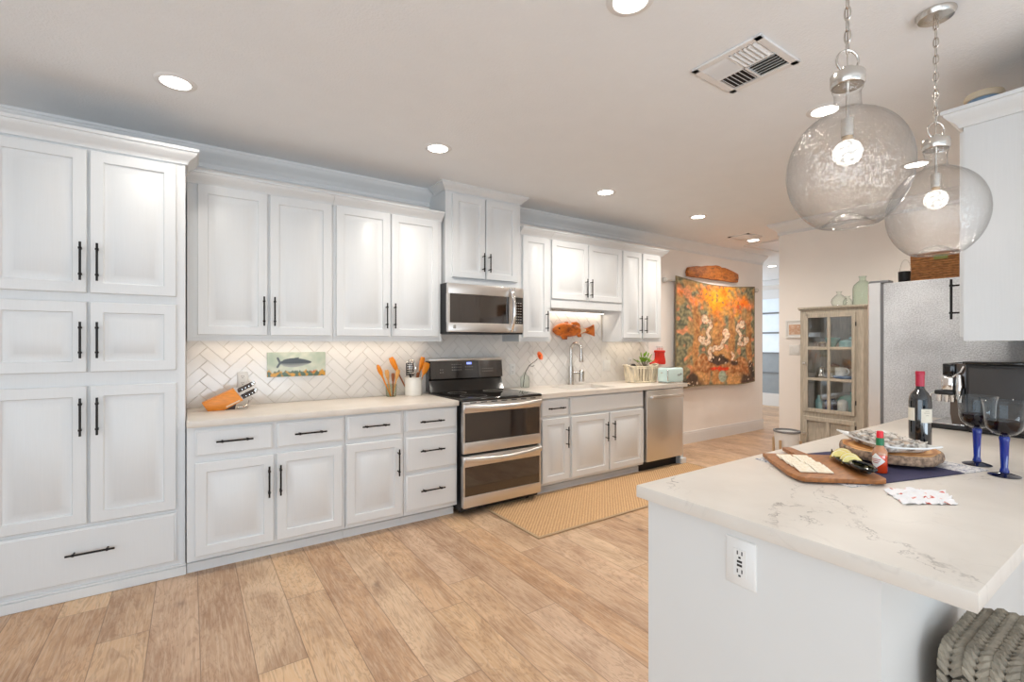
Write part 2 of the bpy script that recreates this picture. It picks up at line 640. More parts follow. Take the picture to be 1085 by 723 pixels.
# glazed hall door
M['slot_grey'] = pm('door_bars_in_shade', rgb(120, 124, 128), .5)  # white trim bars, shade put into a grey colour
M['hall_glass'] = pm('frosted_glass_daylight_glow', rgb(214, 226, 234), 0.35, var=0.05, emit=((0.82, 0.90, 1.0, 1), 0.22))  # daylight behind the frosted panes put in as a faint glow
M['hall_glass_low'] = pm('frosted_glass_painted_shade', rgb(150, 158, 164), 0.35, var=0.05)  # same glass in a darker tone, shade put into the colour
door = MB()
door.box(10.46, 10.5, 5.00, 5.10, 0.0, 2.41).box(10.46, 10.5, 5.80, 5.90, 0.0, 2.41)
door.box(10.46, 10.5, 5.10, 5.80, 2.33, 2.41).box(10.46, 10.5, 5.10, 5.80, 0.0, 0.27)
muntins = MB()
for z in (0.70, 1.13, 1.57, 2.0):
    muntins.box(10.465, 10.5, 5.10, 5.80, z, z + 0.035)
door1 = struct('door_1', door, M['trim'])
struct('glass', MB().box(10.485, 10.495, 5.10, 5.80, 1.16, 2.33), M['hall_glass'], door1)
struct('glass', MB().box(10.485, 10.495, 5.10, 5.80, 0.27, 1.13), M['hall_glass_low'], door1)
struct('muntins', muntins, M['slot_grey'], door1)
struct('door_frame', MB().box(10.47, 10.5, 4.90, 5.0, 0, 2.5).box(10.47, 10.5, 5.9, 6.0, 0, 2.5).box(10.46, 10.5, 4.9, 6.0, 2.41, 2.53), M['trim'], door1)

# crown mouldings and baseboards
CP = [(0, 0), (.010, 0), (.014, .012), (.010, .018), (.010, .034), (.018, .040), (.022, .052), (.040, .066), (.066, .088), (.082, .104), (.086, .116), (.092, .118), (.092, .135), (0, .135)]
struct('trim_1', crown_mb(MB(), -2.8, 7.54, WN, WN, CEIL - .135, CP, False, False), M['trim'], smooth=True)
crn = MB()
loops = []
for (o, u) in CP:
    z = CEIL - .135 + u
    loops.append([crn.bm.verts.new(p) for p in ((XE - o, 0.33, z), (XE - o, YH + o, z), (10.5, YH + o, z))])
for i in range(len(loops)):
    A, B = loops[i], loops[(i + 1) % len(loops)]
    for k in range(2):
        crn.bm.faces.new((A[k], A[k + 1], B[k + 1], B[k]))
struct('trim_2', crn.fixn(), M['trim'], smooth=True)
struct('trim_3', MB().box(10.42, 10.5, YH, 7.0, CEIL - .12, CEIL, 0.02), M['trim'])
BB = lambda mb, x0, x1, y0, y1: mb.box(x0, x1, y0, y1, 0, 0.135).box(x0 + (0.004 if x1 - x0 < .05 else 0), x1, y0 + (0.004 if y1 - y0 < .05 else 0), y1, 0.135, 0.16)
struct('baseboard_north', BB(MB(), 4.66, 7.54, WN - 0.018, WN), M['trim'])
struct('baseboard_east', BB(MB(), XE - 0.018, XE, 0.33, YH), M['trim'])
struct('baseboard_hall', BB(BB(MB(), 10.482, 10.5, YH, 4.9), 10.482, 10.5, 6.0, 7.0), M['trim'])


# tiled backsplash (surface pattern of the wall)
def clip(mb, x0, x1, z0, z1):
    for co, no in (((x0, 0, 0), (-1, 0, 0)), ((x1, 0, 0), (1, 0, 0)), ((0, 0, z0), (0, 0, -1)), ((0, 0, z1), (0, 0, 1))):
        bmesh.ops.bisect_plane(mb.bm, geom=mb.bm.verts[:] + mb.bm.edges[:] + mb.bm.faces[:], plane_co=co, plane_no=no, clear_outer=True)


def tile_box(mb, quad, y):
    c = sum((Vector(q) for q in quad), Vector((0, 0))) / 4
    def ins(q, k):
        v = Vector(q) - c
        return c + v * (1 - k / v.length)
    r = []
    for k, d in ((0.0016, 0.0), (0.0016, -0.0035), (0.004, -0.005)):
        r.append([mb.bm.verts.new((ins(q, k).x, y + d, ins(q, k).y)) for q in quad])
    for A, B in zip(r, r[1:]):
        for k in range(4):
            mb.bm.faces.new((A[k], A[(k + 1) % 4], B[(k + 1) % 4], B[k]))
    mb.bm.faces.new(r[-1])


def herringbone(x0, x1, z0, z1, y, W=0.067):
    mb = MB()
    n = 3
    c, s = math.cos(PI / 4), math.sin(PI / 4)
    ox, oz = x0 - 0.02, z0
    K = int((x1 - x0 + z1 - z0) / W) + 10
    for k in range(-K, K):
        for m in range(-K // 6 - 2, K // 6 + 3):
            for (a, b, w, h) in ((k + 6 * m, k, n, 1), (k + 6 * m, k + 1, 1, n)):
                q = []
                for (p, r) in ((a, b), (a + w, b), (a + w, b + h), (a, b + h)):
                    q.append((ox + (p * c - r * s) * W, oz + (p * s + r * c) * W))
                if max(t[0] for t in q) < x0 or min(t[0] for t in q) > x1 or max(t[1] for t in q) < z0 or min(t[1] for t in q) > z1:
                    continue
                tile_box(mb, q, y)
    clip(mb, x0, x1, z0, z1)
    return mb.fixn()


def diamonds(x0, x1, z0, z1, y, a=0.14, b=0.145):
    mb = MB()
    i = 0
    z = z0
    while z < z1 + b:
        x = x0 + (a / 2 if i % 2 else 0)
        while x < x1 + a:
            tile_box(mb, [(x - a / 2, z), (x, z - b / 2), (x + a / 2, z), (x, z + b / 2)], y)
            x += a
        z += b / 2
        i += 1
    clip(mb, x0, x1, z0, z1)
    return mb.fixn()


struct('backsplash_grout', MB().box(-0.02, 4.80, WN - 0.004, WN, 0.90, 1.40).box(2.96, 3.98, WN - 0.004, WN, 1.40, 1.74).box(1.75, 2.6, WN - 0.004, WN, 1.40, 1.47), M['grout'], wall_n)
struct('herringbone_tile', herringbone(-0.02, 2.965, 0.915, 1.46, WN - 0.003), M['tile'], wall_n)
struct('diamond_tile', diamonds(2.967, 3.965, 0.915, 1.74, WN - 0.003), M['tile'], wall_n)
struct('herringbone_tile', herringbone(3.967, 4.80, 0.915, 1.40, WN - 0.003), M['tile'], wall_n)
YT = WN - 0.009    # tile face


# ------------------------------------------------------------------ cabinets
def raised_door(mb, x0, x1, z0, z1, yf, th=0.02, fr=0.056):
    R = lambda i, d: (x0 + i, x1 - i, z0 + i, z1 - i, d)
    mb.rings([R(0, th), R(0, .004), R(.004, 0), R(fr, 0), R(fr + .004, .0085), R(fr + .010, .010), R(fr + .012, .010), R(fr + .044, .003), R(fr + .047, .001)], NEGY(yf))
    return mb


def slab(mb, x0, x1, z0, z1, yf, th=0.02):
    R = lambda i, d: (x0 + i, x1 - i, z0 + i, z1 - i, d)
    mb.rings([R(0, th), R(0, .008), R(.005, .006), R(.012, 0.0)], NEGY(yf))
    return mb


def bar_handle(mb, p0, p1, nrm, out=0.035, r=0.0055):
    """bar pull from p0 to p1 standing off the front along nrm; posts near both ends"""
    p0, p1, nrm = Vector(p0), Vector(p1), Vector(nrm)
    mb.cyl(p0, p1, r, seg=12)
    for t in (0.16, 0.84):
        q = p0.lerp(p1, t)
        d = (p1 - p0).normalized()
        mb.cyl(q - d * 0.005, q + d * 0.005, r * 1.5, seg=12)
        mb.cyl(q, q - nrm * out, r * 0.8, seg=10)
    return mb


def vhandle(parent, x, z0, z1, yf):
    return part('handle', bar_handle(MB(), (x, yf - .038, z0), (x, yf - .038, z1), (0, -1, 0), .038), M['black'], parent, 'black bar pull')


def hhandle(parent, x0, x1, z, yf):
    return part('handle', bar_handle(MB(), (x0, yf - .038, z), (x1, yf - .038, z), (0, -1, 0), .038), M['black'], parent, 'black bar pull')


def door(t, x0, x1, z0, z1, yf, h):
    d = part('door', raised_door(MB(), x0, x1, z0, z1, yf), M['white'], t)
    if h:
        vhandle(d, h[0], h[1], h[2], yf)
    return d


def drawer(t, x0, x1, z0, z1, yf, h=None, name='drawer'):
    d = part(name, slab(MB(), x0, x1, z0, z1, yf), M['white'], t)
    if h:
        hhandle(d, h[0], h[1], h[2], yf)
    return d


# tall pantry
t = thing('pantry_cabinet', 'tall white pantry cabinet reaching almost to the ceiling beside the left counter', 'cabinet', (-.44, 3.69, 0))
part('carcass', MB().box(-.88, -.022, 3.41, WN - .012, 0.06, 2.44, .002, 1), M['white'], t)
part('base_moulding', MB().box(-.88, -.018, 3.392, WN - .012, 0, .052, .003, 1).box(-.88, -.019, 3.398, WN - .012, .052, .066, .005, 2), M['white'], t)
part('crown', crown_mb(MB(), -.90, -.022, 3.41, 3.595, 2.425, ogee(.085, .068), False, True), M['white'], t)
for (z0, z1, h0, h1) in ((1.64, 2.412, 1.703, 1.906), (1.212, 1.592, 1.288, 1.482), (.396, 1.137, .875, 1.076)):
    door(t, -.838, -.459, z0, z1, 3.39, (-.481, h0, h1))
    door(t, -.447, -.066, z0, z1, 3.39, (-.413, h0, h1))
drawer(t, -.838, -.066, .088, .376, 3.39, (-.541, -.339, .251))

# upper cabinets
GU = 'white upper wall cabinets'
def upper(label, x0, x1, z0, z1, yf, doors, crown, left=False, right=False, ztop=None):
    t = thing('wall_cabinet', label, 'cabinet', ((x0 + x1) / 2, WN - .15, z0), GU)
    cb_ = MB()
    if z0 < 1.45:
        cb_.box(x0, x1, yf, WN - .009, z0 + .02, z1, .0015, 1)
        cb_.box(x0, x1, yf, yf + .02, z0, z0 + .0199).box(x0, x0 + .016, yf + .02, WN - .009, z0, z0 + .0199).box(x1 - .016, x1, yf + .02, WN - .009, z0, z0 + .0199)
    else:
        cb_.box(x0, x1, yf, WN, z0, z1, .0015, 1)
    part('carcass', cb_, M['white'], t)
    part('crown', crown_mb(MB(), x0, x1, yf, WN - .12, z1 - .012, ogee(crown[0], crown[1]), left, right), M['white'], t)
    for d in doors:
        door(t, *d[0], yf - .02, d[1])
    return t

upper('white two-door wall cabinet right beside the tall pantry', -.016, .884, 1.383, 2.412, 3.68,
      [((.04, .445, 1.422, 2.40), (.420, 1.487, 1.687)), ((.461, .870, 1.422, 2.40), (.486, 1.487, 1.687))], (.075, .07))
upper('white two-door wall cabinet just left of the microwave', .886, 1.776, 1.383, 2.412, 3.68,
      [((.905, 1.318, 1.422, 2.40), (1.284, 1.484, 1.684)), ((1.332, 1.745, 1.422, 2.40), (1.350, 1.484, 1.684))], (.075, .07))
upper('raised white two-door wall cabinet directly above the microwave', 1.80, 2.584, 1.876, 2.69, 3.655,
      [((1.862, 2.188, 1.937, 2.655), (2.158, 2.0, 2.165)), ((2.199, 2.540, 1.937, 2.655), (2.222, 1.998, 2.163))], (.062, .06), True, True)
upper('narrow white one-door wall cabinet just right of the microwave', 2.587, 2.968, 1.383, 2.412, 3.68,
      [((2.622, 2.930, 1.422, 2.40), (2.896, 1.482, 1.682))], (.075, .07))
t = upper('short white two-door wall cabinet above the sink', 2.970, 3.982, 1.79, 2.412, 3.68,
      [((2.978, 3.466, 1.812, 2.40), (3.424, 1.842, 2.036)), ((3.478, 3.972, 1.812, 2.40), (3.492, 1.842, 2.036))], (.075, .07))
part('valance', MB().box(2.970, 3.982, 3.672, 3.69, 1.722, 1.80, .002, 1), M['white'], t)
upper('white two-door wall cabinet farthest right, over the basket and toaster', 3.984, 4.667, 1.383, 2.412, 3.68,
      [((3.998, 4.305, 1.422, 2.40), (4.265, 1.481, 1.679)), ((4.326, 4.630, 1.422, 2.40), (4.352, 1.481, 1.679))], (.075, .07), False, True)

# base cabinets
GB = 'white base cabinets under the counters'
def base(label, x0, x1, doors, drawers, false=None):
    t = thing('base_cabinet', label, 'cabinet', ((x0 + x1) / 2, 3.66, 0), GB)
    part('carcass', MB().box(x0, x1, 3.345, WN - .014, .088, .875, .0015, 1), M['white'], t)
    part('toe_kick', MB().box(x0, x1, 3.42, WN - .02, 0, .088), M['white'], t)
    part('base_moulding', MB().box(x0, x1, 3.408, 3.42, 0, .055), M['white'], t)
    for d in doors:
        door(t, *d[0], 3.325, d[1])
    for d in drawers:
        drawer(t, *d[0], 3.325, d[1])
    if false:
        drawer(t, *false, 3.325, None, 'false_front')
    return t

base('white base cabinet with two doors below the knife block', -.016, .884,
     [((.024, .440, .114, .663), (.410, .404, .598)), ((.456, .862, .114, .665), (.475, .406, .598))],
     [((.024, .436, .70, .856), (.128, .322, .784)), ((.458, .872, .70, .858), (.557, .753, .783))])
base('white base cabinet with a single door below the jar of wooden spoons', .886, 1.306,
     [((.890, 1.290, .116, .668), (1.255, .404, .598))], [((.896, 1.290, .70, .862), (.989, 1.183, .785))])
base('white base cabinet with three stacked drawers left of the range', 1.308, 1.750, [],
     [((1.321, 1.742, .707, .866), (1.418, 1.615, .778)), ((1.321, 1.742, .410, .668), (1.420, 1.618, .560)), ((1.321, 1.742, .115, .386), (1.424, 1.621, .262))])
base('narrow white base cabinet with one door between range and sink', 2.560, 2.914,
     [((2.592, 2.908, .112, .684), (2.870, .409, .60))], [((2.585, 2.902, .706, .853), (2.638, 2.836, .780))])
base('white sink base cabinet with two doors and a blank false front', 2.916, 3.952,
     [((2.942, 3.428, .112, .682), (3.380, .409, .599)), ((3.444, 3.943, .112, .682), (3.446 + .03, .409, .599))], [], (2.926, 3.938, .703, .862))
ep = thing('end_panel', 'white end panel with a small foot block right of the dishwasher', 'panel', (4.61, 3.66, 0))
part('panel', MB().box(4.580, 4.635, 3.345, WN - .02, 0, .874, .002, 1), M['white'], ep)
part('foot_block', MB().box(4.56, 4.652, 3.318, 3.352, 0, .072, .004), M['white'], ep)

# countertops
solo('countertop', MB().box(-.017, 1.752, 3.31, WN - .009, .875, .915, .004), M['quartz'], 'long white quartz countertop from the pantry to the range', 'countertop')
SX0, SX1, SY0, SY1 = 3.06, 3.66, 3.44, 3.82
ct = MB()
def flat(x0, x1, y0, y1):
    ct.box(x0, x1, y0, y1, .875, .915)
flat(2.546, SX0, 3.31, WN - .009)
flat(SX1, 4.662, 3.31, WN - .009)
flat(SX0, SX1, 3.31, SY0)
flat(SX0, SX1, SY1, WN - .009)
bmesh.ops.remove_doubles(ct.bm, verts=ct.bm.verts[:], dist=1e-5)
solo('countertop', ct, M['quartz'], 'white quartz countertop with the sink cut into it', 'countertop', smooth=False)

# sink, faucet
sk = MB()
w = .012
sk.box(SX0 - w, SX1 + w, SY0 - w, SY1 + w, .68, .69).box(SX0 - w, SX0, SY0, SY1, .69, .876).box(SX1, SX1 + w, SY0, SY1, .69, .876)
sk.box(SX0 - w, SX1 + w, SY0 - w, SY0, .69, .876).box(SX0 - w, SX1 + w, SY1, SY1 + w, .69, .876)
s = thing('sink', 'undermounted stainless steel sink in the right counter', 'sink', (3.36, 3.63, .68))
part('basin', sk, M['steel'], s)
part('drain', MB().cyl((3.36, 3.63, .69), (3.36, 3.63, .694), .045), M['chrome'], s)
fx, fy = 3.43, 3.895
s = thing('faucet', 'brushed nickel gooseneck faucet behind the sink', 'faucet', (fx, fy, .915))
part('body', MB().cyl((fx, fy, .915), (fx, fy, .925), .036, seg=24).cyl((fx, fy, .92), (fx, fy, 1.115), .029, .026, 24), M['nickel'], s)
arc = [(fx, fy, 1.11), (fx, fy, 1.29)] + [(fx + .018 * (1 - math.cos(k * PI / 9)), fy - .062 * (1 - math.cos(k * PI / 9)), 1.30 + .066 * math.sin(k * PI / 9)) for k in range(1, 10)]
part('spout', MB().tube(arc, .016, 12), M['nickel'], s)
ex, ey = arc[-1][0], arc[-1][1]
part('spray_head', MB().lathe([(0, 0), (.021, 0), (.023, .01), (.019, .09), (.016, .135), (0, .135)], (ex, ey, 1.165), 20), M['nickel'], s)
part('lever', MB().cyl((fx + .02, fy - .01, 1.045), (fx + .115, fy - .03, 1.045), .013).cyl((fx + .125, fy - .032, .945), (fx + .125, fy - .032, 1.062), .030, seg=20).cyl((fx + .125, fy - .032, 1.062), (fx + .125, fy - .032, 1.075), .03, .022, 20), M['nickel'], s)

# under-cabinet lights
def under_light(label, x0, x1, y, z, power):
    t = thing('under_cabinet_light', label, 'light', ((x0 + x1) / 2, y, z), 'under-cabinet light bars')
    part('housing', MB().box(x0, x1, y - .03, y + .03, z - .008, z, .002, 1), M['plate'], t)
    part('lens', MB().box(x0 + .01, x1 - .01, y - .024, y + .024, z - .014, z - .008), M['led'], t)
    a = area_light('lamp_glow', (0, 0, -.02), (0, 0, 0), x1 - x0, .05, power, WARM)
    a.parent = t
    return t
under_light('slim light bar under the wall cabinets next to the pantry', .05, 1.72, 3.86, 1.402, UNDER_POWER * 1.9)
under_light('glowing light bar under the short cabinet over the sink', 2.99, 3.955, 3.935, 1.712, UNDER_POWER * .9)
under_light('slim light bar under the farthest right wall cabinet', 4.05, 4.6, 3.86, 1.402, UNDER_POWER * .8)

# ------------------------------------------------------------------ range
RX0, RX1, RF = 1.765, 2.524, 3.26
t = thing('range', 'stainless steel double-oven range between the counters', 'stove', ((RX0 + RX1) / 2, 3.6, 0))
part('body', MB().box(RX0, RX1, RF + .045, 3.93, .035, .905, .004), M['blkplastic'], t)
part('foot', MB().cyl((RX0 + .05, RF + .14, 0), (RX0 + .05, RF + .14, .036), .02), M['blkplastic'], t)
part('foot', MB().cyl((RX1 - .05, RF + .14, 0), (RX1 - .05, RF + .14, .036), .02), M['blkplastic'], t)
def oven(z0, za, zb, z1, ha):
    d = part('oven_door', MB().box(RX0, RX1, RF, RF + .045, z0, za, .004).box(RX0, RX1, RF, RF + .045, zb, z1, .004).box(RX0, RX0 + .012, RF + .002, RF + .045, za, zb).box(RX1 - .012, RX1, RF + .002, RF + .045, za, zb), M['steel'], t)
    part('window', MB().box(RX0 + .006, RX1 - .006, RF + .003, RF + .04, za - .002, zb + .002), M['dkglass'], d)
    hp = []
    for k in range(31):
        u = k / 30
        hp.append((RX0 + .004 + u * (RX1 - RX0 - .008), RF - .010 - .040 * math.sin(PI * u) ** .8, ha + .004 - .016 * math.sin(PI * u)))
    part('handle', MB().tube(hp, .012, 16, flat=1.9), M['steel'], d)
oven(.071, .161, .392, .478, .45)
oven(.497, .586, .816, .888, .862)
part('control_slot_trim', MB().box(RX0, RX1, RF + .005, RF + .045, .889, .905, .002), M['steel'], t)
vs = MB()
for k in range(7):
    x = RX0 + .06 + k * .098
    vs.box(x, x + .055, RF + .002, RF + .006, .893, .900)
part('vent_slots', vs, M['slot'], t)
ck = MB().box(RX0 - .012, RX1 + .012, RF - .005, 3.90, .905, .930, .010, 3)
part('cooktop', ck, M['blkgloss'], t)
for (bx, by, br) in ((1.95, 3.43, .11), (2.33, 3.43, .085), (1.95, 3.72, .08), (2.33, 3.72, .10)):
    part('burner_ring', MB().tube([(bx + br * math.cos(a * PI / 20), by + br * math.sin(a * PI / 20), .9302) for a in range(40)], .0016, 4, True, .2), M['grey_mark'], t)
bg = part('backguard', MB().prism([(3.86, .93), (3.965, .93), (3.965, 1.215), (3.905, 1.215), (3.885, 1.05), (3.90, 1.04), (3.875, .97)], lambda u, v, d: Vector((d, u, v)), RX0 - .006, RX1 + .004), M['blkgloss'], t)
part('control_panel', MB().prism([(3.872, 1.045), (3.89, 1.045), (3.905, 1.205), (3.890, 1.205)], lambda u, v, d: Vector((d, u, v)), RX0 + .004, RX1 + .002), M['dkglass'], bg)
part('top_trim', MB().box(RX0 - .008, RX1 + .006, 3.884, 3.967, 1.205, 1.226, .005), M['steel'], bg)
mk = MB()
for (mx, mz, nx, nz) in ((1.86, 1.10, 2, 2), (1.98, 1.12, 5, 3), (2.12, 1.12, 4, 2), (2.30, 1.10, 6, 2)):
    for i in range(nx):
        for j in range(nz):
            px, pz = mx + i * .022, mz + j * .025
            yy = 3.872 + (pz - 1.045) / .16 * .018 - .0012
            mk.box(px, px + .008, yy, yy + .001, pz, pz + .004)
part('key_marks', mk, M['grey_mark'], bg)
M['blue_glow'] = pm('blue_glow_emission', rgb(60, 70, 150), 0.2, emit=((.25, .32, 1, 1), 1.6))  # blue glow put on the panel as an emissive patch
part('glow_patch', MB().box(2.135, 2.185, 3.8855, 3.8905, 1.17, 1.19), M['blue_glow'], bg, 'small blue glow patch')

# ------------------------------------------------------------------ microwave
MX0, MX1, MF = 1.765, 2.525, 3.525
t = thing('microwave', 'stainless steel microwave mounted over the range', 'microwave', ((MX0 + MX1) / 2, 3.75, 1.447))
part('body', MB().box(MX0, MX1, MF + .04, WN - .01, 1.447, 1.873, .003), M['blkplastic'], t)
d = part('door', MB().box(MX0, 2.425, MF, MF + .04, 1.782, 1.868, .004).box(MX0, 2.425, MF, MF + .04, 1.462, 1.541, .004).box(MX0, MX0 + .014, MF + .001, MF + .04, 1.541, 1.782).box(2.37, 2.425, MF + .001, MF + .04, 1.541, 1.782), M['steel'], t)
part('window', MB().box(MX0 + .012, 2.372, MF + .003, MF + .038, 1.54, 1.783), M['dkglass'], d)
part('badge', MB().box(MX0 + .045, MX0 + .07, MF - .002, MF + .002, 1.49, 1.52, .001, 1), M['nickel'], d)
hp = [(2.395, MF + .004 - .055 * math.sin(PI * k / 14) ** .7, 1.478 + .38 * k / 14) for k in range(15)]
part('handle', MB().tube(hp, .016, 12, flat=1.0), M['chrome'], d, 'bowed bright steel handle')
cpn = part('control_panel', MB().box(2.428, MX1, MF + .006, MF + .04, 1.530, 1.790).box(2.428, MX1, MF, MF + .04, 1.782, 1.868, .003).box(2.428, MX1, MF, MF + .04, 1.462, 1.541, .003), M['steel'], t)
part('keypad', MB().box(2.430, MX1 - .002, MF + .002, MF + .04, 1.541, 1.782), M['blkgloss'], cpn)
mk = MB()
for i in range(3):
    for j in range(8):
        mk.box(2.444 + i * .024, 2.458 + i * .024, MF + .0008, MF + .003, 1.553 + j * .025, 1.559 + j * .025)
part('key_marks', mk, M['grey_mark'], cpn)
part('vent_base', MB().box(MX0 + .004, MX1 - .004, MF + .006, 3.9, 1.447, 1.462), M['blkplastic'], t)

# ------------------------------------------------------------------ dishwasher
t = thing('dishwasher', 'stainless steel dishwasher at the right end of the counter', 'dishwasher', (4.27, 3.66, 0))
part('tub', MB().box(3.956, 4.574, 3.36, WN - .02, .10, .872), M['blkplastic'], t)
part('toe_kick', MB().box(3.956, 4.574, 3.40, WN - .02, 0, .10), M['blkplastic'], t)
d = part('door', MB().box(3.968, 4.572, 3.305, 3.36, .112, .868, .006), M['steel_v'], t)
part('handle', MB().box(4.012, 4.54, 3.262, 3.282, .776, .812, .008, 3).box(4.03, 4.055, 3.28, 3.306, .784, .804).box(4.497, 4.522, 3.28, 3.306, .784, .804), M['steel'], d)

# ------------------------------------------------------------------ island
t = thing('island', 'white kitchen island base with an outlet in its end panel', 'island', (2.48, .70, 0))
part('carcass', MB().box(1.215, 3.74, .389, 1.007, 0, .875), M['panel_white'], t)
part('plinth', MB().box(1.30, 3.74, .385, .389, 0, .10), M['panel_white'], t)
ic = MB()
ic.prism([(1.184, .233), (2.975, .233), (2.975, .335), (3.76, .335), (3.76, 1.029), (1.184, 1.029)], lambda u, v, d: Vector((u, v, d)), .875, .915, .004)
solo('countertop', ic, M['quartz_island'], 'large veined quartz island countertop carrying the wine and snacks', 'countertop')


def outlet(label, c, nrm, kind='outlet', h=.114, wd=.07):
    """wall plate centred at c facing nrm (-Y or -X)"""
    t = thing(kind, label, 'switch' if 'switch' in kind else 'outlet', c, 'white wall plates')
    f = (lambda u, v, d: Vector((c[0] + u, c[1] + d, c[2] + v))) if nrm == 'y' else (lambda u, v, d: Vector((c[0] + d, c[1] - u, c[2] + v)))
    R = lambda a, b, d: (-a, a, -b, b, d)
    part('plate', MB().rings([R(wd / 2, h / 2, 0), R(wd / 2, h / 2, -.003), R(wd / 2 - .004, h / 2 - .004, -.006)], f), M['plate'], t)
    return t, f

def socket(t, f, usb=False):
    part('socket_face', MB().rings([(-.017, .017, -.036, .036, -.004), (-.017, .017, -.036, .036, -.008)], f), M['plate'], t)
    s = MB()
    for zc in ((.024, -.024)):
        for u in (-.0075, .005):
            s.rings([(u, u + .003, zc - .002, zc + .008, -.007), (u, u + .003, zc - .002, zc + .008, -.0086)], f)
        s.rings([(-.003, .003, zc - .012, zc - .007, -.007), (-.003, .003, zc - .012, zc - .007, -.0086)], f)
    if usb:
        for zc in (.004, -.006):
            s.rings([(-.007, .007, zc - .003, zc + .003, -.007), (-.007, .007, zc - .003, zc + .003, -.0086)], f)
    part('slots', s, M['slot'], t)

t, f = outlet('white double outlet with usb ports in the island end panel', (1.215, .698, .784), 'x', 'outlet', .125, .084)
socket(t, f, True)
t, f = outlet('white outlet on the backsplash behind the knife block', (.318, YT, 1.10), 'y')
socket(t, f)
t, f = outlet('white wall plate on the tiles between range and flower vase', (2.709, YT, 1.10), 'y')
socket(t, f)
t, f = outlet('wide white switch plate right of the faucet', (4.05, YT, 1.104), 'y', 'light_switch', .125, .115)
for u in (-.026, .026):
    part('rocker', MB().rings([(u - .016, u + .016, -.033, .033, -.004), (u - .016, u + .016, -.033, .033, -.008)], f), M['plate'], t)
t, f = outlet('white outlet on the tiles behind the wicker basket', (4.45, YT, 1.135), 'y')
socket(t, f)
t, f = outlet('white two-switch plate on the wall left of the curio cabinet', (XE - .001, 2.61, 1.29), 'x', 'light_switch', .115, .115)
for u in (-.026, .026):
    part('rocker', MB().rings([(u - .016, u + .016, -.033, .033, -.004), (u - .016, u + .016, -.033, .033, -.008)], f), M['plate'], t)

# woven counter stool under the island overhang
M['rope'] = pm('grey_seagrass_braid', rgb(146, 137, 122), 0.8, var=0.28, vscale=30, bump=(90, .4, .004), stretch=(1, 1, 1))
M['oak'] = pm('stool_wood', rgb(120, 96, 74), 0.5, var=.15, vscale=20, stretch=(8, 8, 1))
t = thing('counter_stool', 'grey braided seagrass counter stool tucked under the island overhang', 'stool', (1.60, .18, 0))
br = MB()
X0, X1, Y0, Y1, ZT, ZB = 1.43, 1.775, 0.0, .352, .675, .40
rows = 8
for j in range(rows):
    vy = (j + .5) / rows * 2 - 1
    yy = (Y0 + Y1) / 2 + vy * (Y1 - Y0) / 2
    sh = (1 - abs(vy) ** 4) ** .25
    hx = (X1 - X0) / 2 * (.80 + .20 * sh)
    zt = ZT - (1 - sh) * .05
    R = .05
    cxm = (X0 + X1) / 2
    path = []
    n = 12
    for k in range(n):
        path.append((Vector((cxm - hx, yy, ZB + (zt - R - ZB) * k / n)), Vector((-1, 0, 0)), Vector((0, 0, 1))))
    for k in range(5):
        a = PI / 2 * (k + .5) / 5
        path.append((Vector((cxm - hx + R - R * math.cos(a), yy, zt - R + R * math.sin(a))), Vector((-math.cos(a), 0, math.sin(a))), Vector((math.sin(a), 0, math.cos(a)))))
    m = 11
    for k in range(m):
        path.append((Vector((cxm - hx + R + (2 * hx - 2 * R) * (k + .5) / m, yy, zt)), Vector((0, 0, 1)), Vector((1, 0, 0))))
    for k in range(5):
        a = PI / 2 * (k + .5) / 5
        path.append((Vector((cxm + hx - R + R * math.sin(a), yy, zt - R + R * math.cos(a))), Vector((math.sin(a), 0, math.cos(a))), Vector((math.cos(a), 0, -math.sin(a)))))
    for k in range(n):
        path.append((Vector((cxm + hx, yy, zt - R - (zt - R - ZB) * k / n)), Vector((1, 0, 0)), Vector((0, 0, -1))))
    for i, (p, nm, tg) in enumerate(path):
        sd = nm.cross(tg)
        for s_ in (-1, 1):
            ax = (tg * .80 + sd * s_ * .60).normalized()
            ay = nm.cross(ax)
            rot = Matrix((ax, ay, nm)).transposed()
            br.ball(p + sd * s_ * .0115 + tg * (.5 if s_ > 0 else 0) * .0, (.0205, .0098, .0115), rot, 1)
for k in range(7):       # braids round the two short sides
    z = ZB + .02 + k * .036
    for yy, s0 in ((Y0, -1), (Y1, 1)):
        for i in range(16):
            x = X0 + .035 + i * .0185
            for s_ in (-1, 1):
                ax = Vector((.8, 0, s_ * .6))
                nm = Vector((0, s0, 0))
                ay = nm.cross(ax)
                br.ball((x, yy - s0 * .006, z + s_ * .010), (.0205, .0098, .0115), Matrix((ax, ay, nm)).transposed(), 1)
part('woven_seat', br, M['rope'], t)
part('seat_core', MB().box(X0 + .014, X1 - .014, Y0 + .014, Y1 - .014, ZB, ZT - .010, .04, 3), M['rope'], t)
for lx in (X0 + .04, X1 - .04):
    for ly in (Y0 + .04, Y1 - .04):
        part('leg', MB().box(lx - .018, lx + .018, ly - .018, ly + .018, 0, ZB + .01, .004), M['oak'], t)

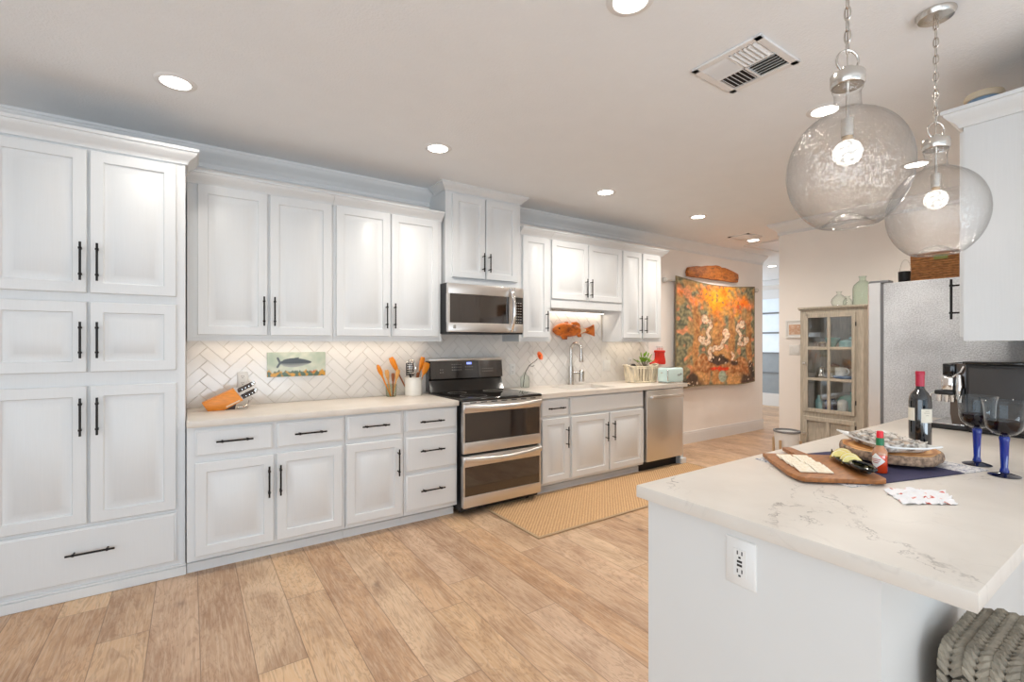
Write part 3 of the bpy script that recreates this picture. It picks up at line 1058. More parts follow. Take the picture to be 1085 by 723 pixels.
# ------------------------------------------------------------------ ceiling fixtures
GL = 'recessed ceiling lights'
def downlight(x, y, pw, label):
    t = thing('recessed_light', label, 'light', (x, y, CEIL), GL)
    part('trim_ring', MB().lathe([(.066, -.002), (.070, -.007), (.090, -.005), (.096, 0), (.066, 0), (.066, -.002)], (x, y, CEIL), 32), M['trim'], t)
    part('lens', MB().lathe([(0, -.004), (.067, -.004), (.067, 0), (0, 0)], (x, y, CEIL), 32), M['lens'], t)
    d = bpy.data.lights.new('downlight_glow', 'SPOT')
    d.energy = SPOT_POWER * pw
    d.color = LAMP
    d.spot_size = math.radians(154)
    d.spot_blend = 1.0
    d.shadow_soft_size = .06
    o = bpy.data.objects.new('downlight_glow', d)
    COL.objects.link(o)
    o.location = (0, 0, -.03)
    o.parent = t
    return t

for x, y, pw, lb in ((-.062, 3.046, .40, 'round recessed ceiling light in front of the tall pantry'),
                     (1.441, 3.04, 1.1, 'round recessed ceiling light in front of the microwave'),
                     (3.12, 3.07, 1.55, 'round recessed ceiling light in front of the cabinet over the sink'),
                     (4.552, 3.10, 1.5, 'round recessed ceiling light nearest the tapestry wall'),
                     (3.09, 1.264, .85, 'round recessed ceiling light seen beside the nearer glass pendant'),
                     (4.60, 1.25, 1.7, 'round recessed ceiling light glimpsed between the two glass pendants'),
                     (6.20, 3.396, 1.2, 'round recessed ceiling light beside the small ceiling vent'),
                     (8.57, 4.353, 1.0, 'round recessed ceiling light deep in the hall'),
                     (1.454, 1.294, .50, 'round recessed ceiling light cut by the top edge of the picture')):
    downlight(x, y, pw, lb)

M['vent_dark'] = pm('duct_dark', rgb(62, 54, 50), 0.8)
vx0, vx1, vy0, vy1 = 2.077, 2.443, 1.106, 1.456
t = thing('ceiling_vent', 'large square white ceiling vent with four louvre quarters', 'vent', ((vx0 + vx1) / 2, (vy0 + vy1) / 2, CEIL))
part('backing', MB().box(vx0 + .03, vx1 - .03, vy0 + .03, vy1 - .03, CEIL - .003, CEIL), M['vent_dark'], t)
fr = MB()
for (a, b, c, d) in ((vx0, vx1, vy0, vy0 + .035), (vx0, vx1, vy1 - .035, vy1), (vx0, vx0 + .035, vy0, vy1), (vx1 - .035, vx1, vy0, vy1)):
    fr.box(a, b, c, d, CEIL - .012, CEIL, .003, 1)
cxv, cyv = (vx0 + vx1) / 2, (vy0 + vy1) / 2
fr.box(cxv - .006, cxv + .006, vy0 + .03, vy1 - .03, CEIL - .014, CEIL).box(vx0 + .03, vx1 - .03, cyv - .006, cyv + .006, CEIL - .014, CEIL)
part('frame', fr, M['trim'], t)
lv = MB()
def louvres(ax0, ax1, ay0, ay1, along, tilt):
    n = 6
    for k in range(n):
        u = (k + .5) / n
        if along == 'x':
            y = ay0 + (ay1 - ay0) * u
            lv.box(ax0, ax1, y - .011, y + .011, CEIL - .0105, CEIL - .009, rot=Matrix.Rotation(tilt, 3, 'X'))
        else:
            x = ax0 + (ax1 - ax0) * u
            lv.box(x - .011, x + .011, ay0, ay1, CEIL - .0105, CEIL - .009, rot=Matrix.Rotation(tilt, 3, 'Y'))
i = .036
louvres(vx0 + i, cxv - .006, cyv + .006, vy1 - i, 'y', .7)
louvres(cxv + .006, vx1 - i, cyv + .006, vy1 - i, 'x', .7)
louvres(vx0 + i, cxv - .006, vy0 + i, cyv - .006, 'x', -.7)
louvres(cxv + .006, vx1 - i, vy0 + i, cyv - .006, 'y', -.7)
part('louvres', lv, M['trim'], t)

t = thing('ceiling_vent', 'small white ceiling vent near the hall entrance', 'vent', (5.9, 3.34, CEIL))
part('backing', MB().box(5.78, 6.02, 3.23, 3.45, CEIL - .002, CEIL), M['vent_dark'], t)
fr = MB().box(5.75, 6.05, 3.20, 3.235, CEIL - .012, CEIL).box(5.75, 6.05, 3.445, 3.48, CEIL - .012, CEIL).box(5.75, 5.785, 3.2, 3.48, CEIL - .012, CEIL).box(6.015, 6.05, 3.2, 3.48, CEIL - .012, CEIL)
part('frame', fr, M['trim'], t)
lv = MB()
louvres(5.785, 6.015, 3.235, 3.445, 'x', -.35)
part('louvres', lv, M['trim'], t)

t = thing('attic_hatch', 'white attic hatch panel in the ceiling by the hall', 'hatch', (7.0, 3.27, CEIL))
part('frame', MB().box(6.42, 7.6, 2.88, 2.95, CEIL - .022, CEIL, .004).box(6.42, 7.6, 3.58, 3.65, CEIL - .022, CEIL, .004).box(6.42, 6.49, 2.95, 3.58, CEIL - .022, CEIL, .004).box(7.53, 7.6, 2.95, 3.58, CEIL - .022, CEIL, .004), M['trim'], t)
part('panel', MB().box(6.49, 7.53, 2.95, 3.58, CEIL - .008, CEIL), M['trim'], t)
part('pull', MB().cyl((6.80, 3.32, CEIL - .05), (6.80, 3.32, CEIL - .008), .008).ball((6.80, 3.32, CEIL - .055), .014), M['black'], t, 'small black pull')

# ------------------------------------------------------------------ glass pendants
M['seed_glass'] = thin_glass('seeded_clear_glass', (.97, .975, .975, 1), (62, .75), 1.0, 1.0, .5, .07)
def crystal_bulb():
    t = NT('crystal_bulb')
    v = t.node('ShaderNodeTexVoronoi')
    v.inputs['Scale'].default_value = 70
    t.link(t.coord(), v.inputs['Vector'])
    f = t.ramp(v.outputs['Distance'], [(0.1, (1, 1, 1, 1)), (0.75, (.34, .32, .30, 1))])
    lw = t.node('ShaderNodeLayerWeight')
    t.link(f, t.b.inputs['Base Color'])
    t.b.inputs['Emission Color'].default_value = (1, .95, .87, 1)
    t.link(t.math('MULTIPLY', f, 1.5), t.b.inputs['Emission Strength'])
    t.b.inputs['Roughness'].default_value = .15
    return t.m
M['crystal'] = crystal_bulb()
M['bulb_core'] = emitter('bulb_core', (1, .94, .84, 1), 6.0)
M['copper'] = pm('lamp_socket', rgb(196, 170, 140), .35, .7)

def pendant(x, y, label):
    t = thing('pendant_light', label, 'light', (x, y, CEIL), 'glass bottle pendants over the island')
    P = lambda z: (x, y, z)
    part('canopy', MB().lathe([(0, -.03), (.02, -.03), (.058, -.022), (.066, -.006), (.066, 0), (0, 0)], P(CEIL), 32), M['nickel'], t)
    ch = MB()
    z = CEIL - .03
    k = 0
    while z > 2.285:
        lk = []
        for i in range(12):
            a = 2 * PI * i / 12
            u, v = .0085 * math.cos(a), .022 * math.sin(a)
            lk.append((x + (u if k % 2 else 0), y + (0 if k % 2 else u), z - .02 + v))
        ch.tube(lk, .0026, 6, True)
        z -= .036
        k += 1
    ch.cyl(P(CEIL - .02), P(2.21), .0022, seg=6)
    part('chain', ch, M['nickel'], t)
    part('ring', MB().tube([(x + .034 * math.cos(a * PI / 14) * .83, y - .034 * math.cos(a * PI / 14) * .56, 2.252 + .034 * math.sin(a * PI / 14)) for a in range(28)], .0036, 8, True), M['nickel'], t)
    part('cap', MB().lathe([(0, .052), (.016, .052), (.018, .036), (.043, .034), (.046, .028), (.046, -.004), (.043, -.008), (0, -.008)], P(2.180), 32), M['nickel'], t)
    prof = [(.034, 2.176), (.041, 2.172), (.043, 2.164), (.038, 2.157), (.0355, 2.148), (.036, 2.125), (.0365, 2.108), (.040, 2.098), (.056, 2.089), (.088, 2.074), (.122, 2.045), (.148, 2.006), (.164, 1.958), (.169, 1.912), (.164, 1.864), (.150, 1.820), (.128, 1.783), (.102, 1.755), (.084, 1.741), (.072, 1.737), (.060, 1.744), (.045, 1.760), (.022, 1.772), (0, 1.776)]
    # smooth the profile
    sm = []
    for a, b in zip(prof, prof[1:]):
        for u in (0, .5):
            sm.append((a[0] + (b[0] - a[0]) * u, a[1] + (b[1] - a[1]) * u))
    sm.append(prof[-1])
    for _ in range(2):
        sm = [sm[0]] + [((sm[i - 1][0] + 2 * sm[i][0] + sm[i + 1][0]) / 4, (sm[i - 1][1] + 2 * sm[i][1] + sm[i + 1][1]) / 4) for i in range(1, len(sm) - 1)] + [sm[-1]]
    part('glass_shade', MB().lathe(sm, P(0), 56), M['seed_glass'], t)
    part('stem', MB().cyl(P(2.06), P(2.18), .005, seg=10).cyl(P(2.015), P(2.07), .017, seg=20), M['nickel'], t)
    sk = part('socket', MB().cyl(P(1.998), P(2.018), .014, seg=20), M['copper'], t)
    bl = part('bulb', MB().ball(P(1.965), .040, None, 3), M['crystal'], t)
    d = bpy.data.lights.new('pendant_glow', 'POINT')
    d.energy = PENDANT_POWER
    d.color = LAMP
    d.shadow_soft_size = .045
    o = bpy.data.objects.new('pendant_glow', d)
    COL.objects.link(o)
    o.location = (0, 0, 1.965 - CEIL)
    o.parent = t
    return t

pend = pendant(1.701, .632, 'clear glass bottle pendant light nearest the camera')
dup(pend, (2.560, .632, CEIL), 'clear glass bottle pendant light with its round canopy showing, nearer the fridge')

# ------------------------------------------------------------------ right-hand wall cabinet, fridge
t = thing('wall_cabinet', 'large white wall cabinet on the opposite side, above the coffee machine', 'cabinet', (3.4, .5, 1.38))
part('carcass', MB().box(3.07, 3.752, .33, .655, 1.38, 2.42, .002, 1).box(3.066, 3.07, .335, .655, 1.38, 2.42), M['white'], t)
cw = MB()
lp = []
for (o, u) in ogee(.085, .065):
    z = 2.402 + u
    lp.append([cw.bm.verts.new(p) for p in ((3.066 - o, .33, z), (3.066 - o, .66 + o, z), (3.76, .66 + o, z))])
for k in range(len(lp)):
    A, B = lp[k], lp[(k + 1) % len(lp)]
    for j in range(2):
        cw.bm.faces.new((A[j], A[j + 1], B[j + 1], B[j]))
cw.fixn()
cw.box(3.066, 3.752, .33, .66, 2.42, 2.484)
part('crown', cw, M['white'], t)
for (a, b, hx) in ((3.09, 3.402, 3.125), (3.412, 3.735, 3.70)):
    R = lambda i, d: (a + i, b - i, 1.40 + i, 2.39 - i, d)
    dd = part('door', MB().rings([R(0, 0), R(0, -.018), R(.004, -.02), (R(.056, -.02)), R(.064, -.012), R(.09, -.019)], lambda u, v, d: Vector((u, .655 - d, v))), M['white'], t)
    part('handle', bar_handle(MB(), (hx, .713, 1.487), (hx, .713, 1.686), (0, 1, 0), .038), M['black'], dd, 'black bar pull')

M['fridge_side'] = (lambda t: (t.link(t.ramp(t.math('ADD', t.math('MULTIPLY', t.noise(t.coord(), 4, 4), .5), t.math('MULTIPLY', t.noise(t.coord(), 120, 3, .6), .5)), [(.36, rgb(176, 178, 182)), (.62, rgb(222, 225, 228))]), t.b.inputs['Base Color']), t.bump(t.noise(t.coord(), 120, 3, .6), .9, .008), t.b.inputs['Roughness'].__setattr__('default_value', .42), t.b.inputs['Metallic'].__setattr__('default_value', .25), t.m)[-1])(NT('textured_fridge_side'))  # coarse noise paints cloudy light into the colour, fine noise is stipple
M['fridge_door'] = pm('silver_door_steel', (.78, .79, .80, 1), .25, .45, var=.03)
M['gasket'] = pm('gasket', rgb(120, 120, 122), .6)
t = thing('refrigerator', 'tall stainless steel refrigerator beside the curio cabinet', 'refrigerator', (4.25, .85, 0))
part('body', MB().box(3.80, 4.71, .46, 1.205, .02, 1.765, .006), M['fridge_side'], t, 'grey textured side panel')
part('gasket', MB().box(3.806, 4.704, 1.205, 1.222, .05, 1.76), M['gasket'], t)
for (a, b, hx) in ((3.80, 4.252, 4.21), (4.258, 4.71, 4.30)):
    d = part('door', MB().prism([(a, 1.222), (b, 1.222), (b, 1.285), (b - .02, 1.298), (a + .02, 1.298), (a, 1.285)], lambda u, v, d: Vector((u, v, d)), .70, 1.772, .004), M['fridge_door'], t)
    part('handle', MB().tube([(hx, 1.298, .80), (hx, 1.345, .84), (hx, 1.352, 1.2), (hx, 1.345, 1.66), (hx, 1.298, 1.70)], .013, 10), M['steel_v'], d)
fd = part('freezer_drawer', MB().prism([(3.80, 1.222), (4.71, 1.222), (4.71, 1.285), (4.69, 1.298), (3.82, 1.298), (3.80, 1.285)], lambda u, v, d: Vector((u, v, d)), .05, .69, .004), M['steel_v'], t)
part('handle', MB().tube([(3.9, 1.298, .62), (3.94, 1.348, .62), (4.57, 1.348, .62), (4.61, 1.298, .62)], .013, 10), M['steel_v'], fd)
part('hinge_cover', MB().box(3.81, 3.90, 1.18, 1.29, 1.765, 1.788, .006), M['gasket'], t)
part('base', MB().box(3.82, 4.69, .48, 1.2, 0, .025), M['blkplastic'], t)

M['wicker_dk'] = pm('brown_seagrass', rgb(146, 96, 52), .75, var=.4, vscale=40, bump=(120, .6, .005), stretch=(1, 1, 3))
bk = MB()
bx0, bx1, by0, by1, bz = 4.02, 4.36, .74, 1.118, 1.768
for k in range(13):
    z = bz + .008 + k * .0152
    j = .003 * (1 if k % 2 else -1)
    pts = []
    for (ax, ay, bx_, by_) in ((bx0, by0, bx1, by0), (bx1, by0, bx1, by1), (bx1, by1, bx0, by1), (bx0, by1, bx0, by0)):
        for q in range(10):
            u = q / 10
            wob = .0035 * math.sin(q * PI + k)
            pts.append((ax + (bx_ - ax) * u + wob * (1 if ax == bx_ else 0), ay + (by_ - ay) * u + wob * (1 if ay == by_ else 0), z + .002 * math.sin(q * 2.1 + k)))
    bk.tube(pts, .0092, 6, True)
bk.box(bx0 + .006, bx1 - .006, by0 + .006, by1 - .006, bz, bz + .01)
t = thing('storage_basket', 'brown woven rectangular basket on top of the fridge', 'basket', (4.17, .94, bz))
part('weave', bk, M['wicker_dk'], t)
M['leaf_tag'] = pm('green_tag', rgb(120, 124, 60), .6)
part('tag', MB().box(bx0 - .014, bx0 - .009, .93, 1.0, bz + .145, bz + .175, .002, 1), M['leaf_tag'], t, 'small green tag')
t = thing('wire_lantern', 'small black cup with a thin wire loop on the fridge edge', 'lantern', (3.92, 1.128, 1.768))
part('cup', MB().lathe([(0, 0), (.030, 0), (.032, .004), (.033, .075), (.029, .075), (.028, .01), (0, .01)], (3.92, 1.128, 1.768), 24), M['black'], t)
part('wire_loop', MB().tube([(3.92 + .02, 1.128 - .030 * math.cos(a), 1.84 + .085 * math.sin(a)) for a in [PI * k / 12 for k in range(13)]], .0014, 6), M['nickel'], t)

M['cream_glaze'] = pm('cream_stoneware', rgb(214, 198, 172), .4, var=.08)
M['blue_glaze'] = pm('blue_stoneware', rgb(112, 140, 168), .35, var=.2, vscale=30)
BX, BY = 3.335, .635
t = thing('stoneware_bowl', 'cream rimmed blue stoneware bowl on top of the right wall cabinet', 'bowl', (BX, BY, 2.484))
part('body', MB().lathe([(0, 0), (.04, 0), (.045, .01), (.058, .06), (.066, .125), (.060, .125), (.05, .06), (.035, .015), (0, .012)], (BX, BY, 2.484), 36), M['blue_glaze'], t)
part('rim', MB().lathe([(.062, .118), (.074, .121), (.077, .136), (.072, .150), (.060, .152), (.056, .138), (.062, .118)], (BX, BY, 2.484), 36), M['cream_glaze'], t, 'cream glazed rim')

# ------------------------------------------------------------------ coffee machine
M['column_brown'] = pm('column_brown_reflection', rgb(84, 68, 58), .12, var=.1, spec=.8)  # brown reflection put into the colour of the glossy black column
M['dark_side'] = pm('dark_grey_side_panel', rgb(58, 56, 56), .45, var=.06, bump=(300, .08))
t = thing('coffee_machine', 'black and chrome bean-to-cup coffee machine under the right wall cabinet', 'coffee machine', (3.45, .56, .915))
part('body', MB().box(3.26, 3.62, .36, .69, .925, 1.262, .008), M['blkplastic'], t)
part('side_panel', MB().box(3.254, 3.262, .365, .676, .94, 1.245, .003), M['dark_side'], t)
part('top_plate', MB().box(3.25, 3.63, .355, .70, 1.262, 1.275, .004), M['blkgloss'], t)
part('front_column', MB().prism([(.69, .93), (.752, .93), (.762, 1.0), (.760, 1.14), (.775, 1.17), (.775, 1.262), (.69, 1.262)], lambda u, v, d: Vector((d, u, v)), 3.315, 3.60, .004), M['column_brown'], t)
part('display_head', MB().box(3.285, 3.60, .735, .785, 1.198, 1.262, .006), M['blkgloss'], t)
sp = part('spout_carriage', MB().box(3.258, 3.45, .735, .812, 1.098, 1.122, .006), M['blkplastic'], t)
part('spout_cover', MB().box(3.258, 3.33, .735, .785, 1.122, 1.195, .010, 3), M['chrome'], sp, 'chrome spout cover')
part('bracket', MB().box(3.27, 3.45, .695, .74, 1.10, 1.135, .005), M['blkplastic'], sp)
for (a, b) in ((3.275, .795), (3.275, .765), (3.29, .745), (3.275, .712)):
    part('nozzle', MB().cyl((a, b, 1.062), (a, b, 1.10), .010, .013, 14), M['chrome'], sp)
part('steam_lever', MB().tube([(3.268, .715, 1.205), (3.262, .712, 1.15), (3.262, .718, 1.08)], [.012, .015, .008], 10), M['chrome'], t)
part('milk_pipe', MB().tube([(3.28, .805, 1.11), (3.28, .83, 1.10), (3.28, .834, 1.05)], .004, 8), M['chrome'], t)
part('steam_pipe', MB().tube([(3.28, .70, 1.25), (3.28, .712, 1.22), (3.28, .745, 1.19)], .005, 8), M['chrome'], t)
dt = part('drip_tray', MB().box(3.29, 3.60, .69, .845, .915, .938, .006), M['blkplastic'], t)
part('tray_grille', MB().box(3.30, 3.59, .70, .84, .938, .946, .003), M['chrome'], dt)
part('foot', MB().box(3.28, 3.60, .38, .68, .915, .926), M['blkplastic'], t)

# ------------------------------------------------------------------ curio cabinet
M['weathered'] = pm('weathered_oak', rgb(178, 168, 152), .55, var=.16, vscale=9, bump=(20, .12, .003), stretch=(9, 9, 1.2))
M['pane'] = thin_glass('cabinet_pane_glass', (.985, .995, .99, 1), None, .05, 1.0, .5, .10)
CF, CB = 5.20, 5.615
CY0, CY1 = 1.80, 2.355
t = thing('curio_cabinet', 'weathered oak curio cabinet with a six-pane glass door', 'cabinet', ((CF + CB) / 2, (CY0 + CY1) / 2, 0))
cb = MB()
cb.box(CF + .02, CB, CY0 + .001, CY0 + .022, .065, 1.70).box(CF + .02, CB, CY1 - .022, CY1 - .001, .065, 1.70).box(CB - .014, CB - .001, CY0 + .022, CY1 - .022, .065, 1.70)
cb.box(CF + .02, CB - .014, CY0 + .022, CY1 - .022, .066, .09).box(CF + .02, CB - .014, CY0 + .022, CY1 - .022, .655, .685).box(CF + .02, CB - .014, CY0 + .022, CY1 - .022, 1.68, 1.70)
cb.box(CF, CF + .02, CY0, CY0 + .068, .065, 1.70).box(CF, CF + .02, CY1 - .042, CY1, .065, 1.70).box(CF, CF + .02, CY0 + .068, CY1 - .042, 1.664, 1.70).box(CF, CF + .02, CY0 + .068, CY1 - .042, .625, .680).box(CF, CF + .02, CY0 + .068, CY1 - .042, .065, .112)
part('carcass', cb, M['weathered'], t)
part('cornice', MB().box(CF - .012, CB, CY0 - .01, CY1 + .012, 1.70, 1.712, .003).box(CF - .020, CB, CY0 - .016, CY1 + .018, 1.712, 1.732, .004), M['weathered'], t)
part('plinth', MB().box(CF - .008, CB, CY0 - .006, CY1 + .008, 0, .065, .004), M['weathered'], t)
for z in (1.305, .995):
    part('shelf', MB().box(CF + .03, CB - .014, CY0 + .022, CY1 - .022, z - .008, z + .008), M['weathered'], t)
DY0, DY1 = 1.866, 2.319
d = MB()
d.box(CF - .018, CF, DY0, DY0 + .026, .676, 1.665, .002, 1).box(CF - .018, CF, DY1 - .042, DY1, .676, 1.665, .002, 1)
d.box(CF - .018, CF, DY0 + .02, DY1 - .03, 1.622, 1.665, .002, 1).box(CF - .018, CF, DY0 + .02, DY1 - .03, .676, .712, .002, 1)
for z in (1.319, 1.008):
    d.box(CF - .016, CF - .002, DY0 + .02, DY1 - .03, z - .013, z + .013, .002, 1)
d.box(CF - .017, CF - .001, 2.074, 2.100, .70, 1.64, .002, 1)
gd = part('glass_door', d, M['weathered'], t)
for (ya, yb) in ((1.892, 2.074), (2.100, 2.277)):
    for (za, zb) in ((.712, .995), (1.021, 1.306), (1.332, 1.622)):
        part('pane', MB().box(CF - .010, CF - .007, ya - .003, yb + .003, za - .003, zb + .003), M['pane'], gd)
M['knob'] = pm('pale_metal_knob', rgb(206, 200, 190), .25, .6)
part('knob', MB().cyl((CF - .03, 2.305, 1.161), (CF - .016, 2.305, 1.161), .006).box(CF - .044, CF - .028, 2.291, 2.319, 1.147, 1.175, .004), M['knob'], gd)
ld = MB()
R = lambda y0, y1, z0, z1, dd: (y0, y1, z0, z1, dd)
ld.box(CF - .004, CF, DY0, DY1, .11, .628)
low = part('lower_door', ld, M['weathered'], t)
fm = MB()
for (a, b, c, e) in ((DY0, DY1, .585, .628), (DY0, DY1, .11, .16), (DY0, DY0 + .035, .16, .585), (DY1 - .035, DY1, .16, .585), (2.08, 2.11, .16, .585)):
    fm.box(CF - .024, CF - .003, a, b, c, e, .003, 1)
part('door_frame', fm, M['weathered'], low)
part('knob', MB().cyl((CF - .04, 2.305, .45), (CF - .026, 2.305, .45), .006).box(CF - .052, CF - .036, 2.291, 2.319, .436, .464, .004), M['knob'], low)
for z in (1.55, .80):
    part('hinge', MB().cyl((CF - .006, DY0 - .004, z - .02), (CF - .006, DY0 - .004, z + .02), .005, seg=8), M['slot'], gd)
for z in (.56, .2):
    part('hinge', MB().cyl((CF - .006, DY0 - .004, z - .02), (CF - .006, DY0 - .004, z + .02), .005, seg=8), M['slot'], low)

# things inside the curio cabinet
C = {
    'brown': pm('brown_crockery', rgb(112, 78, 60), .3, var=.15), 'teal': pm('teal_ceramic', rgb(108, 176, 164), .25, var=.1), 'aqua': pm('aqua_ceramic', rgb(168, 216, 220), .25, var=.1),
    'blue': pm('blue_ceramic', rgb(40, 96, 150), .25, var=.15), 'navy': pm('dark_blue_cover', rgb(36, 62, 110), .5), 'porcelain': pm('white_porcelain', rgb(232, 232, 228), .2, var=.02),
    'rust': pm('rust_brown_wood', rgb(150, 92, 58), .5, var=.2), 'silver': pm('polished_silver', (.7, .68, .66, 1), .15, 1.0), 'tan': pm('tan_box', rgb(186, 164, 130), .6)}
def pot(name, label, cat, x, y, z, prof, mat, lid=None, handle=False):
    t = thing(name, label, cat, (x, y, z), 'crockery in the curio cabinet')
    t.scale = (1.25, 1.25, 1.3)
    part('body', MB().lathe(prof, (x, y, z), 24), mat, t)
    if lid:
        part('lid', MB().lathe(lid[0], (x, y, z), 24), lid[1], t)
    if handle:
        part('handle', MB().tube([(x - .02, y - .036 - .024 * math.sin(a), z + .04 + .024 * math.cos(a)) for a in [PI * k / 8 for k in range(9)]], .005, 8), mat, t)
    return t
S1, S2, S3 = 1.313, 1.003, .685
cup = lambda r, h: [(0, 0), (r * .8, 0), (r, h * .1), (r, h), (r * .9, h), (r * .88, h * .12), (0, h * .1)]
pot('jar', 'small brown jar on the top shelf of the curio cabinet, by the left pane edge', 'jar', 5.33, 2.26, S1, cup(.022, .045), C['brown'], ([(.022, .045), (.024, .05), (.01, .055), (0, .056)], C['brown']))
pot('jar', 'brown jar with pale lid on the top shelf of the curio cabinet', 'jar', 5.33, 2.205, S1, cup(.025, .042), C['brown'], ([(.025, .042), (.026, .048), (.01, .053), (0, .054)], C['tan']))
pot('serving_bowl', 'teal footed bowl on the top shelf of the curio cabinet', 'bowl', 5.42, 2.145, S1, [(0, 0), (.03, 0), (.02, .02), (.05, .06), (.055, .085), (.048, .085), (.02, .03), (0, .028)], C['teal'])
pot('baking_dish', 'pale aqua covered dish on the top shelf behind the right pane', 'dish', 5.40, 1.97, S1, [(0, 0), (.075, 0), (.085, .01), (.085, .05), (0, .05)], C['aqua'], ([(.086, .05), (.08, .062), (.02, .075), (.015, .088), (0, .09)], C['aqua']))
pot('teapot', 'small silver lidded pot on the middle shelf of the curio cabinet', 'pot', 5.33, 2.215, S2, [(0, 0), (.035, 0), (.042, .02), (.03, .05), (.028, .075), (0, .075)], C['silver'], ([(.03, .075), (.02, .09), (.006, .095), (.006, .11), (0, .112)], C['silver']))
pot('jar', 'tan jar beside the silver pot in the curio cabinet', 'jar', 5.42, 2.14, S2, cup(.04, .10), C['tan'], ([(.04, .10), (.042, .11), (.01, .12), (0, .12)], C['rust']))
pot('mug', 'white mug with its handle showing on the middle shelf of the curio cabinet', 'mug', 5.32, 2.03, S2 + .034, cup(.042, .068), C['porcelain'], None, True)
pot('dinner_plate', 'stacked blue dish under the white mug in the curio cabinet', 'plate', 5.345, 1.99, S2, [(0, 0), (.06, 0), (.092, .018), (.092, .032), (.05, .034), (0, .034)], C['blue'])
tb = thing('wooden_tray', 'rust brown wooden tray standing on the middle shelf of the curio cabinet', 'tray', (5.50, 1.96, S2), 'crockery in the curio cabinet')
part('base', MB().box(5.48, 5.50, 1.87, 2.06, S2, S2 + .105, .003), C['tan'], tb)
part('rim', MB().box(5.465, 5.50, 1.86, 2.07, S2 + .105, S2 + .125, .004), C['rust'], tb)
pot('bottle', 'small aqua bottle on the bottom shelf of the curio cabinet', 'bottle', 5.33, 2.235, S3, [(0, 0), (.024, 0), (.026, .07), (.012, .095), (.012, .115), (0, .115)], C['aqua'])
for (a, b, h, lb) in ((2.155, 2.18, .105, 'dark blue book standing on the bottom shelf of the curio cabinet, farthest left'), (2.128, 2.152, .12, 'taller dark blue book in the curio cabinet'), (2.108, 2.125, .09, 'thin dark blue book beside the taller one in the curio cabinet')):
    tb = thing('book', lb, 'book', (5.38, (a + b) / 2, S3), 'books in the curio cabinet')
    part('cover', MB().box(5.33, 5.43, a, b, S3, S3 + h, .002, 1), C['navy'], tb)
    part('pages', MB().box(5.334, 5.432, a + .003, b - .003, S3 + .004, S3 + h + .0005), C['porcelain'], tb)
pot('serving_bowl', 'teal green domed tureen on the bottom shelf behind the right pane', 'bowl', 5.43, 1.98, S3, [(0, 0), (.05, 0), (.08, .03), (.095, .07), (.095, .085), (0, .085)], C['teal'], ([(.097, .085), (.08, .11), (.04, .128), (.012, .132), (.012, .15), (0, .152)], C['teal']))
pot('sugar_jar', 'white porcelain jar on the bottom shelf of the curio cabinet', 'jar', 5.30, 2.01, S3, cup(.036, .075), C['porcelain'], ([(.036, .075), (.03, .09), (.008, .098), (0, .10)], C['porcelain']))

# clear vases on the curio cabinet
M['vase_glass'] = thin_glass('pale_clear_glass', (.93, .965, .94, 1), (25, .15), 1.0, 1.0, .5, .025)
M['green_glass'] = thin_glass('pale_green_glass', (.84, .92, .86, 1), (20, .12), 1.0, 1.0, .5, .025)
ZC = 1.732
solo('glass_vase', MB().lathe([(0, .003), (.035, .003), (.058, .015), (.068, .045), (.062, .078), (.036, .108), (.020, .122), (.018, .135), (.026, .150), (.030, .152)], (5.36, 2.065, ZC), 36), M['vase_glass'], 'round clear glass vase on top of the curio cabinet', 'vase', 'clear glass vessels on the curio cabinet')
solo('glass_vase', MB().lathe([(0, .003), (.028, .003), (.038, .015), (.040, .035), (.030, .06), (.016, .074), (.016, .084), (.026, .095)], (5.29, 1.965, ZC), 32), M['vase_glass'], 'small squat clear glass vase on top of the curio cabinet', 'vase', 'clear glass vessels on the curio cabinet')
solo('glass_bottle', MB().lathe([(0, .003), (.074, .003), (.080, .012), (.080, .16), (.072, .195), (.045, .225), (.027, .238), (.025, .268), (.032, .270), (.032, .28), (.025, .282)], (5.36, 1.865, ZC), 36), M['green_glass'], 'tall pale green glass jug on top of the curio cabinet next to the fridge', 'bottle', 'clear glass vessels on the curio cabinet')

# small framed picture on the east wall
M['mat_print'] = (lambda t: (t.link(t.ramp(t.noise(t.coord((1, 6, 14)), 3, 3), [(.35, rgb(216, 192, 170)), (.55, rgb(196, 150, 120)), (.7, rgb(226, 214, 198))]), t.b.inputs['Base Color']), t.m)[-1])(NT('watercolour_print'))
t = thing('framed_picture', 'small white framed print on the wall left of the curio cabinet', 'picture', (XE - .01, 2.60, 1.43))
fr = MB()
for (a, b, c, d) in ((2.50, 2.70, 1.425, 1.441), (2.50, 2.70, 1.610, 1.626), (2.50, 2.516, 1.441, 1.61), (2.684, 2.70, 1.441, 1.61)):
    fr.box(XE - .018, XE - .001, a, b, c, d, .002, 1)
part('frame', fr, M['plate'], t)
part('mat_board', MB().box(XE - .008, XE - .001, 2.51, 2.69, 1.435, 1.615), M['plate'], t)
part('print', MB().box(XE - .009, XE - .003, 2.536, 2.668, 1.462, 1.575), M['mat_print'], t, 'small sepia print')

